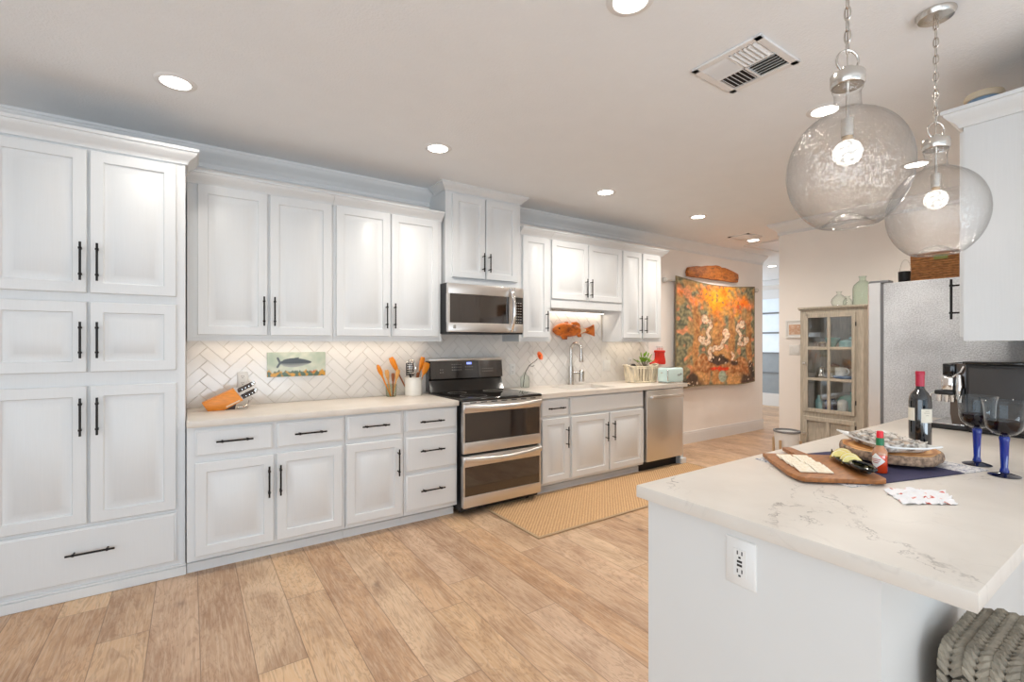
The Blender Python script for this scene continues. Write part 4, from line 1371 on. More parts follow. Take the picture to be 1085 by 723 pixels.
# white planter on wooden legs
t = thing('planter', 'white round planter on a wooden leg stand beside the curio cabinet', 'planter', (4.9, 2.40, 0))
px_, py_ = 4.88, 2.335
M['stand_wood'] = pm('pale_stand_wood', rgb(190, 160, 124), .5, var=.1, vscale=14, stretch=(8, 8, 1))
part('pot', MB().lathe([(0, 0), (.09, 0), (.10, .01), (.112, .22), (.104, .22), (.095, .02), (0, .02)], (px_, py_, .27), 36), M['plate'], t)
part('rim', MB().lathe([(.110, .218), (.119, .220), (.120, .236), (.106, .238), (.104, .22), (.110, .218)], (px_, py_, .27), 36), M['gasket'], t, 'grey metal rim')
st = MB()
part('stand_ring', MB().box(px_ - .13, px_ + .13, py_ - .012, py_ + .012, .245, .27).box(px_ - .012, px_ + .012, py_ - .13, py_ + .13, .245, .27), M['stand_wood'], t)
for a in range(4):
    ca, sa = math.cos(a * PI / 2), math.sin(a * PI / 2)
    part('leg', MB().cyl((px_ + ca * .132, py_ + sa * .132, 0), (px_ + ca * .128, py_ + sa * .128, .42), .011, .012, 12), M['stand_wood'], t)

# ------------------------------------------------------------------ rug
def rug_mat():
    t = NT('woven_jute')
    v = t.coord()
    w1 = t.node('ShaderNodeTexWave', wave_type='BANDS', bands_direction='DIAGONAL')
    w1.inputs['Scale'].default_value = 20
    w1.inputs['Distortion'].default_value = 1.2
    w1.inputs['Detail Scale'].default_value = 3
    t.link(t.coord((1, 1, 0)), w1.inputs['Vector'])
    w2 = t.node('ShaderNodeTexWave', wave_type='BANDS', bands_direction='DIAGONAL')
    w2.inputs['Scale'].default_value = 20
    w2.inputs['Distortion'].default_value = 1.2
    t.link(t.coord((1, -1, 0)), w2.inputs['Vector'])
    m = t.math('MULTIPLY', w1.outputs['Fac'], w2.outputs['Fac'])
    f = t.math('ADD', t.math('MULTIPLY', m, .8), t.math('MULTIPLY', t.noise(v, 60, 3), .35))
    t.link(t.ramp(f, [(.1, rgb(176, 136, 96)), (.5, rgb(210, 170, 124)), (.95, rgb(232, 198, 154))]), t.b.inputs['Base Color'])
    t.b.inputs['Roughness'].default_value = .9
    t.bump(f, .8, .008)
    return t.m
M['jute'] = rug_mat()
M['rug_edge'] = pm('rug_binding', rgb(176, 150, 118), .85, bump=(150, .3))
t = thing('runner_rug', 'tan woven jute runner rug on the floor in front of the range and sink', 'rug', (3.33, 2.98, 0))
part('field', MB().box(2.02, 4.65, 2.63, 3.34, 0, .011, .003, 1), M['jute'], t)
bd = MB().box(2.005, 4.665, 2.615, 2.635, 0, .013, .004).box(2.005, 4.665, 3.335, 3.355, 0, .013, .004).box(2.005, 2.025, 2.63, 3.34, 0, .013, .004).box(4.645, 4.665, 2.63, 3.34, 0, .013, .004)
part('binding', bd, M['rug_edge'], t)

# ------------------------------------------------------------------ things on the north wall
def vcol(name, rough=.9, bump=None):
    t = NT(name)
    a = t.node('ShaderNodeAttribute', attribute_name='pattern')
    t.link(a.outputs['Color'], t.b.inputs['Base Color'])
    t.b.inputs['Roughness'].default_value = rough
    if bump:
        t.bump(t.noise(t.coord(), bump[0], 3), bump[1], .004)
    return t.m
M['tapestry'] = vcol('tapestry_weave', .95, (160, .4))
M['painted'] = vcol('painted_tile', .25)

def mixc(a, b, f):
    f = max(0, min(1, f))
    return tuple(a[i] + (b[i] - a[i]) * f for i in range(3)) + (1,)
def sstep(e0, e1, x):
    u = max(0, min(1, (x - e0) / (e1 - e0)))
    return u * u * (3 - 2 * u)
def nz(x, y, s, o=0.0):
    return noise.noise(Vector((x * s + o, y * s - o, o * 1.7)))
def segd(px, py, pts):
    best = 9
    for (a, b), (c, d) in zip(pts, pts[1:]):
        vx, vy = c - a, d - b
        u = max(0, min(1, ((px - a) * vx + (py - b) * vy) / (vx * vx + vy * vy + 1e-9)))
        best = min(best, math.hypot(px - a - vx * u, py - b - vy * u))
    return best

OLIVE, DKOL, TAN, BROWN, DARK = rgb(140, 132, 100), rgb(96, 96, 78), rgb(190, 140, 84), rgb(150, 92, 50), rgb(52, 44, 42)
ORANGE, AMBER, SALMON, RED, CREAM = rgb(236, 124, 30), rgb(240, 164, 40), rgb(222, 140, 98), rgb(206, 66, 34), rgb(222, 198, 170)
def curl(cx, cy, r, a0, turns, tail, sgn=1):
    """a spiral head running out into a wavy ribbon"""
    p = []
    for k in range(15):
        a = a0 + sgn * turns * 2 * PI * k / 14
        q = r * (.25 + .75 * k / 14)
        p.append((cx + q * math.cos(a), cy + q * math.sin(a)))
    return p + tail
SCROLLS = [
    (curl(.335, .655, .040, 0, .9, [(.40, .63), (.41, .585), (.375, .545), (.36, .51), (.385, .475), (.375, .44), (.33, .425)]), .017),
    (curl(.28, .455, .035, 1.5, .8, [(.30, .41), (.35, .405), (.39, .425)]), .014),
    (curl(.80, .625, .040, 2.8, .9, [(.745, .60), (.735, .56), (.77, .525), (.79, .49), (.765, .455), (.77, .42), (.82, .41)], -1), .017),
    (curl(.87, .455, .035, 1.5, .8, [(.85, .41), (.80, .40), (.75, .42)], -1), .014),
    (curl(.595, .535, .034, .5, .8, [(.615, .495), (.58, .465), (.55, .425), (.545, .39), (.51, .37), (.455, .375), (.43, .35)]), .020),
    ([(.40, .365), (.38, .33), (.40, .295), (.385, .26)], .018),
    ([(.66, .33), (.69, .30), (.67, .26)], .012)]
def tapestry_colour(u, v):
    """u across 0..1, v up 0..1: autumn garden of leaves, scrolls and flowers"""
    c = mixc(OLIVE, DKOL, .45 + 1.8 * nz(u, v, 34))
    c = mixc(c, SALMON, sstep(.18, .34, nz(u, v, 16, 21)) * .7)
    c = mixc(c, TAN, sstep(.1, .35, nz(u, v, 9, 3)) * .6)
    # tan tree trunks
    for tx, wd in ((.22, .05), (.50, .09), (.66, .05), (.90, .05)):
        w = wd + .025 * nz(v, tx, 6)
        c = mixc(c, mixc(TAN, BROWN, .4 + nz(u, v, 30, 2)), sstep(w, w * .55, abs(u - tx - .03 * nz(v, tx, 5, 1))) * (v < .80) * .9)
    # foliage: orange and amber crown, salmon sides
    crown = sstep(.05, .25, .30 - math.hypot((u - .52) * .75, (v - .86)) + .13 * nz(u, v, 9, 5) + .08 * nz(u, v, 24, 6))
    c = mixc(c, mixc(ORANGE, AMBER, .5 + 1.3 * nz(u, v, 12, 8)), crown)
    c = mixc(c, DKOL, crown * sstep(.30, .42, nz(u, v, 30, 9)) * .8)
    for sx, sy, col in ((.06, .88, SALMON), (.20, .80, SALMON), (.93, .80, SALMON), (.85, .84, ORANGE)):
        f = sstep(.0, .10, .10 - math.hypot(u - sx, (v - sy) * 1.5) + .05 * nz(u, v, 14, sx))
        c = mixc(c, mixc(col, ORANGE, .3 + nz(u, v, 24)), f)
    f = sstep(.02, .08, .07 - math.hypot(u - .77, (v - .80) * 1.2) + .05 * nz(u, v, 25, 4))
    c = mixc(c, RED, f)
    # brown hummocks low down
    for (ex, ey, rx, ry, col) in ((.50, .30, .13, .10, TAN), (.30, .14, .10, .17, BROWN), (.78, .13, .11, .16, BROWN), (.55, .20, .24, .07, BROWN), (.24, .06, .12, .08, TAN), (.72, .05, .12, .07, TAN)):
        f = sstep(1.08, .92, math.hypot((u - ex) / rx, (v - ey) / ry) + .12 * nz(u, v, 12, ex))
        c = mixc(c, mixc(col, rgb(200, 150, 100), .35 + nz(u, v, 34, ey)), f)
    # dark flower meadow with pale dots
    band = sstep(.0, .10, .20 - v + .14 * nz(u, v, 11, 2)) * sstep(.22, .30, abs(u - .53) + .10 * nz(u, v, 9, 6)) + sstep(1.15, .75, math.hypot((u - .53) / .17, (v - .245) / .055) + .9 * nz(u, v, 13, 31))
    band = min(1, band)
    c = mixc(c, DARK, band * .9)
    c = mixc(c, CREAM, (band * sstep(.33, .42, nz(u, v, 38, 7))))
    c = mixc(c, RED, sstep(1.1, .8, math.hypot((u - .53) / .10, (v - .165) / .018) + 1.2 * nz(u, v, 20, 8)))
    c = mixc(c, rgb(150, 160, 140), sstep(1.1, .85, math.hypot((u - .55) / .05, (v - .09) / .06)))
    for pts, w in SCROLLS:
        w = w * 1.25
        d = segd(u, v, pts)
        c = mixc(c, mixc(rgb(110, 66, 44), mixc(CREAM, rgb(196, 150, 116), sstep(.1, .4, nz(u, v, 45, 3))), sstep(w, w * .72, d)), sstep(w * 1.2, w * .95, d) * .95)
    e = min(u, 1 - u, v * 1.2, (1 - v) * 1.2)
    c = mixc(rgb(118, 106, 80), c, sstep(.006, .018, e))
    g = 1.28 * (1 + .38 * nz(u, v, 62, 12)) * (1 + .25 * nz(u, v, 27, 15))
    return (max(0, c[0] * g), max(0, c[1] * g), max(0, c[2] * g), 1)

TX0, TX1 = 5.262, 7.215
def tap_point(u, v, off=0):
    top = 2.255 - .055 * math.sin(PI * u) - .015 * u
    bot = .775 + .02 * math.sin(PI * 2 * u) - .02 * (1 - u) + .04 * u * 0
    z = bot + (top - bot) * v
    y = 3.925 - .016 * math.sin(u * 9 + 1.2 * v) * (1 - .6 * v) - .02 * (1 - v) * math.sin(u * 4) + off
    return Vector((TX0 + (TX1 - TX0) * u - .02 * (1 - v) * (u - .5) * -1, y, z))
tp = MB().grid(150, 130, lambda u, v: tap_point(u, v))
tp.paint(lambda co: (0, 0, 0, 1))
lay = tp.bm.verts.layers.float_color['pattern']
tp.bm.verts.ensure_lookup_table()
k = 0
for i in range(151):
    for j in range(131):
        tp.bm.verts[k][lay] = tapestry_colour(i / 150, j / 130)
        k += 1
tp.solid(.004)
t = thing('wall_tapestry', 'large autumn coloured woven tapestry hanging on the wall beyond the dishwasher', 'tapestry', (6.2, 3.94, .77))
part('cloth', tp, M['tapestry'], t)
M['finial'] = pm('clear_finial', rgb(216, 212, 206), .2)
t = thing('curtain_rod', 'pale rod with round finials carrying the tapestry', 'rod', (6.2, 3.95, 2.19))
part('rod', MB().cyl((5.11, 3.95, 2.188), (7.30, 3.95, 2.188), .010), M['finial'], t)
for x in (5.10, 7.31):
    part('finial', MB().ball((x, 3.95, 2.188), .032, None, 3).cyl((x, 3.95, 2.188), (x, WN, 2.188), .014).cyl((x, 3.972, 2.188), (x, WN, 2.188), .034), M['finial'], t)

M['rust_wood'] = (lambda t: (t.link(t.ramp(t.noise(t.coord((2, 1, 5)), 5, 6, .65, .8), [(.32, rgb(92, 52, 18)), (.48, rgb(164, 92, 28)), (.6, rgb(190, 112, 40)), (.75, rgb(130, 92, 44))]), t.b.inputs['Base Color']), t.bump(t.noise(t.coord(), 26, 5), .6, .012), t.b.inputs['Roughness'].__setattr__('default_value', .55), t.m)[-1])(NT('rusty_burl'))
pl = [(5.56, 2.275), (5.545, 2.33), (5.58, 2.395), (5.66, 2.41), (5.75, 2.425), (5.86, 2.43), (5.98, 2.452), (6.10, 2.462), (6.2, 2.478), (6.28, 2.476), (6.34, 2.458), (6.42, 2.462), (6.52, 2.448), (6.62, 2.43), (6.70, 2.412), (6.765, 2.395), (6.775, 2.34), (6.755, 2.272), (6.65, 2.266), (6.40, 2.268), (6.1, 2.266), (5.85, 2.27), (5.68, 2.268)]
solo('wall_carving', MB().prism(pl, lambda u, v, d: Vector((u, d, v)), 3.925, WN, .012), M['rust_wood'], 'rust brown carved burl plank mounted above the tapestry', 'carving')

# painted fish tile
FX0, FX1, FZ0, FZ1 = .478, .893, 1.112, 1.298
def fish_tile(u, v):
    c = mixc(rgb(206, 208, 190), rgb(180, 190, 172), .5 + nz(u * 2.2, v, 5))
    c = mixc(c, rgb(140, 160, 140), sstep(.30, .05, math.hypot((u - .08), (v - .75) * .6)) * .6 + sstep(.25, .05, math.hypot((u - .93), (v - .8) * .6)) * .5)
    h = .22 + .13 * nz(u * 2.2, 0, 8) + .05 * nz(u * 2.2, 1, 22)
    f = sstep(h + .03, h - .03, v)
    g = mixc(rgb(208, 150, 44), rgb(84, 104, 82), sstep(-.15, .15, nz(u * 2.2, v, 6, 3) + .35 * math.sin(PI * u) - .12))
    g = mixc(g, rgb(196, 92, 40), sstep(.08, .02, math.hypot((u - .78), (v - .25) * .5)))
    c = mixc(c, g, f)
    x = (u - .20) / .55
    if 0 <= x <= 1:
        hw = .17 * (math.sin(PI * x ** .8) ** .75) * (1.0 if x > .1 else .8) + .012
        d = abs(v - .56 - .02 * x)
        s = sstep(hw + .015, hw - .01, d)
        b = mixc(rgb(66, 72, 76), rgb(170, 172, 166), sstep(.2, -.9, (v - .56) / (hw + .001)) * .75)
        b = mixc(b, rgb(46, 52, 58), sstep(.04, .015, abs(v - .57)) * .6)
        c = mixc(c, b, s)
    tl = min(segd(u * 2.2, v, [(.46, .58), (.38, .76)]), segd(u * 2.2, v, [(.46, .56), (.37, .40)]))
    c = mixc(c, rgb(74, 80, 84), sstep(.05, .03, tl))
    c = mixc(c, rgb(60, 66, 72), sstep(.03, .015, segd(u * 2.2, v, [(.9, .72), (1.15, .76)])))
    return c
ft = MB().grid(110, 50, lambda u, v: Vector((FX0 + (FX1 - FX0) * u, 0, FZ0 + (FZ1 - FZ0) * v)))
ft.paint(lambda co: fish_tile((co.x - FX0) / (FX1 - FX0), (co.z - FZ0) / (FZ1 - FZ0)))
ft.solid(.012)
for v in ft.bm.verts:
    v.co.y += YT - .006
ys = [v.co.y for v in ft.bm.verts]
for v in ft.bm.verts:
    v.co.y += YT - max(ys)
solo('fish_tile', ft, M['painted'], 'painted tile of a grey fish on the backsplash behind the left counter', 'tile')

# carved wooden fish over the sink
M['fish_wood'] = (lambda t: (t.link(t.ramp(t.noise(t.coord((1, 1, 2)), 11, 5, .6, .5), [(.35, rgb(130, 58, 16)), (.5, rgb(206, 106, 24)), (.7, rgb(226, 130, 38))]), t.b.inputs['Base Color']), t.b.inputs['Roughness'].__setattr__('default_value', .4), t.m)[-1])(NT('orange_fish_wood'))
M['fish_pale'] = pm('pale_fish_band', rgb(226, 206, 180), .5)
t = thing('carved_fish', 'orange carved wooden fish mounted on the diamond tiles above the faucet', 'carving', (3.5, 3.94, 1.5))
def body_fn(p):
    x = p.x
    return p
bd = MB()
secs = [(-.302, .004, 1.508), (-.295, .022, 1.506), (-.26, .048, 1.508), (-.20, .070, 1.512), (-.13, .078, 1.512), (-.05, .072, 1.510), (.03, .056, 1.508), (.10, .036, 1.506), (.15, .026, 1.508), (.175, .024, 1.509)]
rings = []
for (x, hh, zc) in secs:
    rings.append([bd.bm.verts.new((3.508 + x, 3.93 - min(.04, hh * .7) * math.cos(2 * PI * k / 20), zc + hh * math.sin(2 * PI * k / 20))) for k in range(20)])
for A, B in zip(rings, rings[1:]):
    for k in range(20):
        bd.bm.faces.new((A[k], A[(k + 1) % 20], B[(k + 1) % 20], B[k]))
bd.bm.faces.new(rings[0])
bd.bm.faces.new(rings[-1][::-1])
body = part('body', bd.fixn(), M['fish_wood'], t)
fp = lambda u, v, d: Vector((u, d, v))
part('tail_fin', MB().prism([(3.67, 1.532), (3.72, 1.545), (3.80, 1.578), (3.808, 1.52), (3.812, 1.445), (3.74, 1.465), (3.67, 1.486)], fp, 3.918, 3.94, .005), M['fish_wood'], t)
part('dorsal_fin', MB().prism([(3.36, 1.575), (3.375, 1.598), (3.41, 1.603), (3.43, 1.577)], fp, 3.922, 3.938, .004), M['fish_wood'], t)
part('dorsal_fin', MB().prism([(3.46, 1.572), (3.475, 1.596), (3.54, 1.604), (3.585, 1.585), (3.60, 1.545), (3.5, 1.55)], fp, 3.922, 3.938, .004), M['fish_wood'], t)
part('belly_fin', MB().prism([(3.31, 1.450), (3.34, 1.408), (3.395, 1.405), (3.40, 1.44)], fp, 3.915, 3.935, .004), M['fish_wood'], t)
part('belly_fin', MB().prism([(3.53, 1.47), (3.57, 1.432), (3.61, 1.438), (3.60, 1.48)], fp, 3.918, 3.935, .004), M['fish_wood'], t)
part('pale_band', MB().prism([(3.555, 1.548), (3.60, 1.538), (3.655, 1.52), (3.655, 1.50), (3.60, 1.482), (3.575, 1.47), (3.585, 1.51)], fp, 3.896, 3.935, .004), M['fish_pale'], t, 'pale band before the tail')
part('eye', MB().ball((3.265, 3.893, 1.525), .009, None, 2), M['black'], t)
part('wall_mount', MB().cyl((3.45, 3.94, 1.51), (3.45, YT, 1.51), .02), M['black'], t)

# ------------------------------------------------------------------ things on the left counter
M['honey'] = pm('honey_wood', rgb(228, 140, 44), .35, var=.16, vscale=10, stretch=(2, 14, 14))
M['honey2'] = pm('light_wood', rgb(232, 170, 92), .45, var=.15, vscale=14, stretch=(10, 10, 2))
M['amber_wood'] = pm('amber_wood', rgb(236, 140, 20), .35, var=.15, vscale=14, stretch=(10, 10, 2))
M['brownwood'] = pm('brown_wood', rgb(150, 82, 34), .4, var=.2, vscale=14, stretch=(10, 10, 2))
M['dark_handle'] = pm('dark_knife_handle', rgb(58, 44, 38), .4)
ZT_ = .915
PXZ = lambda u, v, d: Vector((u, d, v))
t = thing('knife_block', 'tilted orange wooden knife block on the left counter', 'knife block', (.17, 3.78, ZT_))
part('block', MB().prism([(.066, .968), (.098, ZT_), (.192, ZT_), (.304, .975), (.248, 1.055)], PXZ, 3.73, 3.83, .004), M['honey'], t)
part('label_strip', MB().prism([(.205, .932), (.285, .972), (.282, .980), (.202, .940)], PXZ, 3.7285, 3.731), M['fish_pale'], t, 'pale strip on the side')
part('support', MB().prism([(.20, ZT_), (.255, ZT_), (.262, .95), (.245, .944)], PXZ, 3.745, 3.815), M['dark_handle'], t)
def knife(x, z, y, L, label):
    t = thing('kitchen_knife', label, 'knife', (x, y, z), 'knives in the block')
    a = math.radians(27)
    dx, dz = math.cos(a), math.sin(a)
    rot = Matrix.Rotation(-a, 3, 'Y')
    def seg(u0, u1, h, th):
        return MB().box(x + u0, x + u1, y - th, y + th, z - h, z + h, .003, 2, rot, (x, y, z))
    part('blade', seg(-.05, .014, .010, .0015), M['steel'], t)
    part('handle', seg(.012, L, .011, .009), M['dark_handle'], t)
    part('end_cap', seg(L, L + .014, .0115, .0095), M['chrome'], t, 'bright steel end cap')
    rv = MB()
    for q in (.3, .55, .8):
        u = .012 + (L - .012) * q
        rv.cyl((x + dx * u, y - .0098, z + dz * u), (x + dx * u, y + .0098, z + dz * u), .0022, seg=10)
    part('rivets', rv, M['chrome'], t)
knife(.262, 1.030, 3.755, .105, 'upper front knife in the wooden block')
knife(.266, 1.034, 3.800, .115, 'upper rear knife in the wooden block')
knife(.290, .985, 3.755, .095, 'lower front knife in the wooden block')
knife(.288, .990, 3.802, .105, 'lower rear knife in the wooden block')
t = thing('spoon_rest', 'small steel spoon rest at the foot of the knife block', 'spoon rest', (.30, 3.755, ZT_))
part('dish', MB().lathe([(0, .002), (.028, .003), (.036, .012), (.038, .014), (.036, .010), (.028, 0), (0, 0)], (.300, 3.735, ZT_), 24, None, 1.0, .7), M['chrome'], t)
part('stem', MB().tube([(.31, 3.745, ZT_ + .012), (.335, 3.775, ZT_ + .03), (.345, 3.80, ZT_ + .05)], .004, 8), M['chrome'], t)

# jar of wooden spoons, crock of utensils
M['jar_glass'] = thin_glass('greenish_jar_glass', (.80, .84, .74, 1), (40, .15), 1.0, 1.0, .5, .03)
jx, jy = 1.405, 3.875
solo('utensil_jar', MB().lathe([(0, .003), (.036, .003), (.043, .012), (.045, .05), (.047, .105), (.049, .108), (.046, .109)], (jx, jy, ZT_), 32), M['jar_glass'], 'small clear glass jar holding wooden spoons beside the white crock', 'jar')
def utensil(name, label, cat, p0, p1, mat, head, group, headmat=None, width=.02):
    t = thing(name, label, cat, p0, group)
    p0, p1 = Vector(p0), Vector(p1)
    d = (p1 - p0)
    q = p0 + d * .62
    part('handle', MB().tube([p0, p0 + d * .3, q], [.0055, .006, .007], 8), mat, t)
    mb = MB()
    if head == 'spoon':
        rot = d.to_track_quat('Z', 'Y').to_matrix()
        mb.tube([p0 + d * u for u in (.58, .66, .74, .82, .90, .96, 1.0)], [.006, width * .45, width * .75, width * .85, width * .8, width * .55, .004], 12, False, .4, (0, 1, 0))
    else:
        pts = [q - d * .02, p0 + d * .72, p0 + d * .9, p1]
        mb.tube(pts, [.007, width * .62, width * .8, width * .6], 12, False, .3, (0, 1, 0))
    part('head', mb, headmat or mat, t)
    return t
GJ = 'wooden utensils in the glass jar'
utensil('wooden_spoon', 'orange wooden spoon leaning far left out of the glass jar', 'spoon', (jx - .005, jy, .921), (jx - .125, jy - .02, 1.19), M['amber_wood'], 'spoon', GJ, None, .022)
utensil('wooden_spoon', 'pale wooden spatula standing near the centre of the glass jar', 'spoon', (jx, jy + .01, .921), (jx - .034, jy + .02, 1.142), M['honey2'], 'flat', GJ, None, .025)
utensil('wooden_spoon', 'brown wooden spoon between two pale spatulas in the glass jar', 'spoon', (jx + .01, jy - .015, .921), (jx + .012, jy - .012, 1.115), M['brownwood'], 'flat', GJ, None, .02)
utensil('wooden_spoon', 'pale wooden spatula leaning right out of the glass jar', 'spoon', (jx + .012, jy, .921), (jx + .065, jy + .005, 1.142), M['honey2'], 'flat', GJ, None, .025)
kx, ky = 1.60, 3.87
M['crock'] = pm('white_crock_glaze', rgb(232, 228, 220), .25, var=.02)
solo('utensil_crock', MB().lathe([(0, 0), (.068, 0), (.072, .005), (.073, .145), (.077, .15), (.077, .158), (.070, .158), (.067, .14), (.066, .012), (0, .012)], (kx, ky, ZT_), 40), M['crock'], 'white ceramic crock full of utensils left of the range', 'crock')
GC = 'utensils in the white crock'
utensil('spatula', 'yellow orange spatula leaning left out of the white crock', 'spatula', (kx - .035, ky + .02, .93), (kx - .190, ky + .03, 1.245), M['brownwood'], 'flat', GC, M['amber_wood'], .032)
utensil('wooden_spoon', 'bright orange wooden paddle leaning right in front of the crock rim', 'spoon', (kx + .02, ky - .02, .93), (kx + .125, ky - .015, 1.195), M['amber_wood'], 'flat', GC, None, .042)
utensil('wooden_spoon', 'dark orange wooden spoon behind the bright paddle in the crock', 'spoon', (kx + .02, ky + .02, .93), (kx + .10, ky + .02, 1.245), M['brownwood'], 'flat', GC, M['amber_wood'], .03)
utensil('wooden_spoon', 'short brown wooden spoon in the middle of the crock', 'spoon', (kx, ky, .93), (kx + .035, ky - .03, 1.115), M['brownwood'], 'flat', GC, None, .02)
t = thing('whisk', 'steel wire whisk with black bands standing in the crock', 'whisk', (kx - .02, ky, .93), GC)
part('handle', MB().tube([(kx - .015, ky, .93), (kx - .03, ky - .01, 1.09)], .008, 10), M['black'], t)
wk = MB()
for k in range(7):
    a = PI * k / 7
    pts = []
    for s_ in range(15):
        u = PI * s_ / 14
        r = .042 * math.sin(u) ** .8
        ang = a if s_ < 7.5 else a
        pts.append((kx - .03 + .006 * 1 + r * math.cos(a) * (1 if 1 else 0), ky - .012 + r * math.sin(a), 1.085 + .145 * (1 - math.cos(u)) / 2))
    wk.tube(pts, .0024, 6)
    wk.tube([(2 * (kx - .024) - p[0], 2 * (ky - .012) - p[1], p[2]) for p in pts], .0024, 6)
part('wires', wk, M['chrome'], t)
t = thing('slotted_turner', 'black slotted turner showing among the crock utensils', 'turner', (kx - .03, ky - .03, .93), GC)
part('handle', MB().tube([(kx - .01, ky - .02, .93), (kx - .045, ky - .035, 1.10)], .006, 8), M['black'], t)
sl = MB()
for k in range(6):
    z = 1.095 + k * .019
    sl.box(kx - .078 + k * .002, kx - .018 + k * .002, ky - .040, ky - .036, z, z + .009, .001, 1)
sl.box(kx - .08, kx - .072, ky - .04, ky - .036, 1.09, 1.20).box(kx - .018, kx - .010, ky - .04, ky - .036, 1.09, 1.20)
part('slotted_head', sl, M['black'], t)

# flower vase
vx, vy = 2.805, 3.885
solo('bud_vase', MB().lathe([(0, .004), (.040, .004), (.046, .012), (.047, .09), (.042, .112), (.018, .135), (.015, .15), (.019, .156)], (vx, vy, ZT_), 32), M['vase_glass'], 'small clear glass bottle vase right of the range', 'vase')
M['stem'] = pm('dark_stem', rgb(84, 78, 60), .6)
M['petal'] = pm('orange_petal', rgb(240, 112, 40), .5, var=.1)
t = thing('gerbera_flower', 'single orange flower leaning out of the bottle vase', 'flower', (vx - .02, vy, ZT_))
part('stem', MB().tube([(vx - .022, vy, .925), (vx - .008, vy, 1.03), (vx + .008, vy, 1.075), (vx + .045, vy - .012, 1.14), (vx + .10, vy - .02, 1.175), (vx + .135, vy - .03, 1.205)], .0036, 8).tube([(vx + .045, vy - .012, 1.14), (vx + .07, vy - .03, 1.13), (vx + .085, vy - .045, 1.14)], .0028, 6), M['stem'], t)
fl = MB()
fc = Vector((vx + .148, vy - .045, 1.235))
nrm = Vector((.25, -.9, .35)).normalized()
q = nrm.to_track_quat('Z', 'Y').to_matrix()
for ring_, (r0, cnt, tl) in enumerate(((.032, 14, .25), (.022, 11, .7))):
    for k in range(cnt):
        a = 2 * PI * (k + .5 * ring_) / cnt
        dirv = q @ Vector((math.cos(a) * math.cos(tl), math.sin(a) * math.cos(tl), math.sin(tl)))
        tv = q @ Vector((-math.sin(a), math.cos(a), 0))
        rot = Matrix((dirv, tv, dirv.cross(tv))).transposed()
        fl.ball(fc + dirv * r0 * .8, (r0 * .8, .009, .003), rot, 2)
part('petals', fl, M['petal'], t)
part('centre', MB().ball(fc + nrm * .006, .011, None, 2), M['brownwood'], t)

# ------------------------------------------------------------------ things on the right counter
M['willow'] = pm('whitewashed_willow', rgb(216, 204, 180), .7, var=.35, vscale=24, bump=(70, .5), stretch=(1, 1, .3))
wx, wy = 4.335, 3.70
t = thing('wicker_basket', 'whitewashed oval twig basket with two ear handles on the right counter', 'basket', (wx, wy, ZT_), None)
sl = MB()
N = 34
for k in range(N):
    a = 2 * PI * k / N
    ca, sa = math.cos(a), math.sin(a)
    sl.tube([(wx + ca * .20, wy + sa * .125, ZT_ + .004), (wx + ca * .215, wy + sa * .135, ZT_ + .09), (wx + ca * .225, wy + sa * .142, ZT_ + .185)], [.0155, .0175, .017], 6, False, .45)
part('slats', sl, M['willow'], t)
rm = MB()
for (z, r, s_) in ((.186, .228, .008), (.168, .229, .006), (.012, .208, .008)):
    rm.tube([(wx + math.cos(2 * PI * k / 32) * r, wy + math.sin(2 * PI * k / 32) * r * .635, ZT_ + z + .003 * math.sin(k * 1.9)) for k in range(32)], s_, 8, True)
part('rim', rm, M['willow'], t)
for s_ in (-1, 1):
    part('handle', MB().tube([(wx + s_ * .21, wy - .055, ZT_ + .18), (wx + s_ * .255, wy - .04, ZT_ + .198), (wx + s_ * .262, wy, ZT_ + .205), (wx + s_ * .255, wy + .04, ZT_ + .198), (wx + s_ * .21, wy + .055, ZT_ + .18)], .010, 8), M['willow'], t)
part('base', MB().lathe([(0, 0), (.20, 0), (.20, .008), (0, .008)], (wx, wy, ZT_), 32, None, 1, .63), M['willow'], t)
M['leaf'] = pm('green_leaf', rgb(120, 160, 44), .45, var=.35, vscale=30)
M['terracotta'] = pm('dark_pot', rgb(90, 74, 60), .6)
t = thing('potted_plant', 'small leafy green plant sitting in the twig basket', 'plant', (wx + .04, wy, ZT_ + .008))
part('pot', MB().lathe([(0, 0), (.045, 0), (.06, .16), (.055, .16), (.05, .03), (0, .03)], (wx + .05, wy, ZT_ + .008), 24), M['terracotta'], t)
lf = MB()
sm_ = MB()
rnd = random.Random(4)
for k in range(34):
    a = rnd.uniform(0, 2 * PI)
    el = rnd.uniform(.35, 1.35)
    L = rnd.uniform(.07, .15)
    d = Vector((math.cos(a) * math.cos(el), math.sin(a) * math.cos(el), math.sin(el)))
    b = Vector((wx + .05, wy, ZT_ + .165))
    tip = b + d * L + Vector((0, 0, .03))
    sm_.tube([b, b + d * L * .5 + Vector((0, 0, .01)), tip], .0016, 5)
    sd = d.cross(Vector((0, 0, 1))).normalized()
    rot = Matrix((d, sd, d.cross(sd))).transposed()
    lf.ball(tip, (.026, .013, .003), rot, 2)
part('foliage', lf, M['leaf'], t)
part('stems', sm_, M['stem'], t)
t = thing('pepper_mill', 'small dark topped shaker peeking over the left rim of the twig basket', 'shaker', (wx - .13, wy - .01, ZT_ + .008))
part('body', MB().cyl((wx - .13, wy, ZT_ + .008), (wx - .13, wy, ZT_ + .185), .028, seg=20), M['plate'], t)
part('cap', MB().lathe([(0, .03), (.02, .028), (.032, .012), (.032, 0), (0, 0)], (wx - .13, wy, ZT_ + .185), 20), M['black'], t)

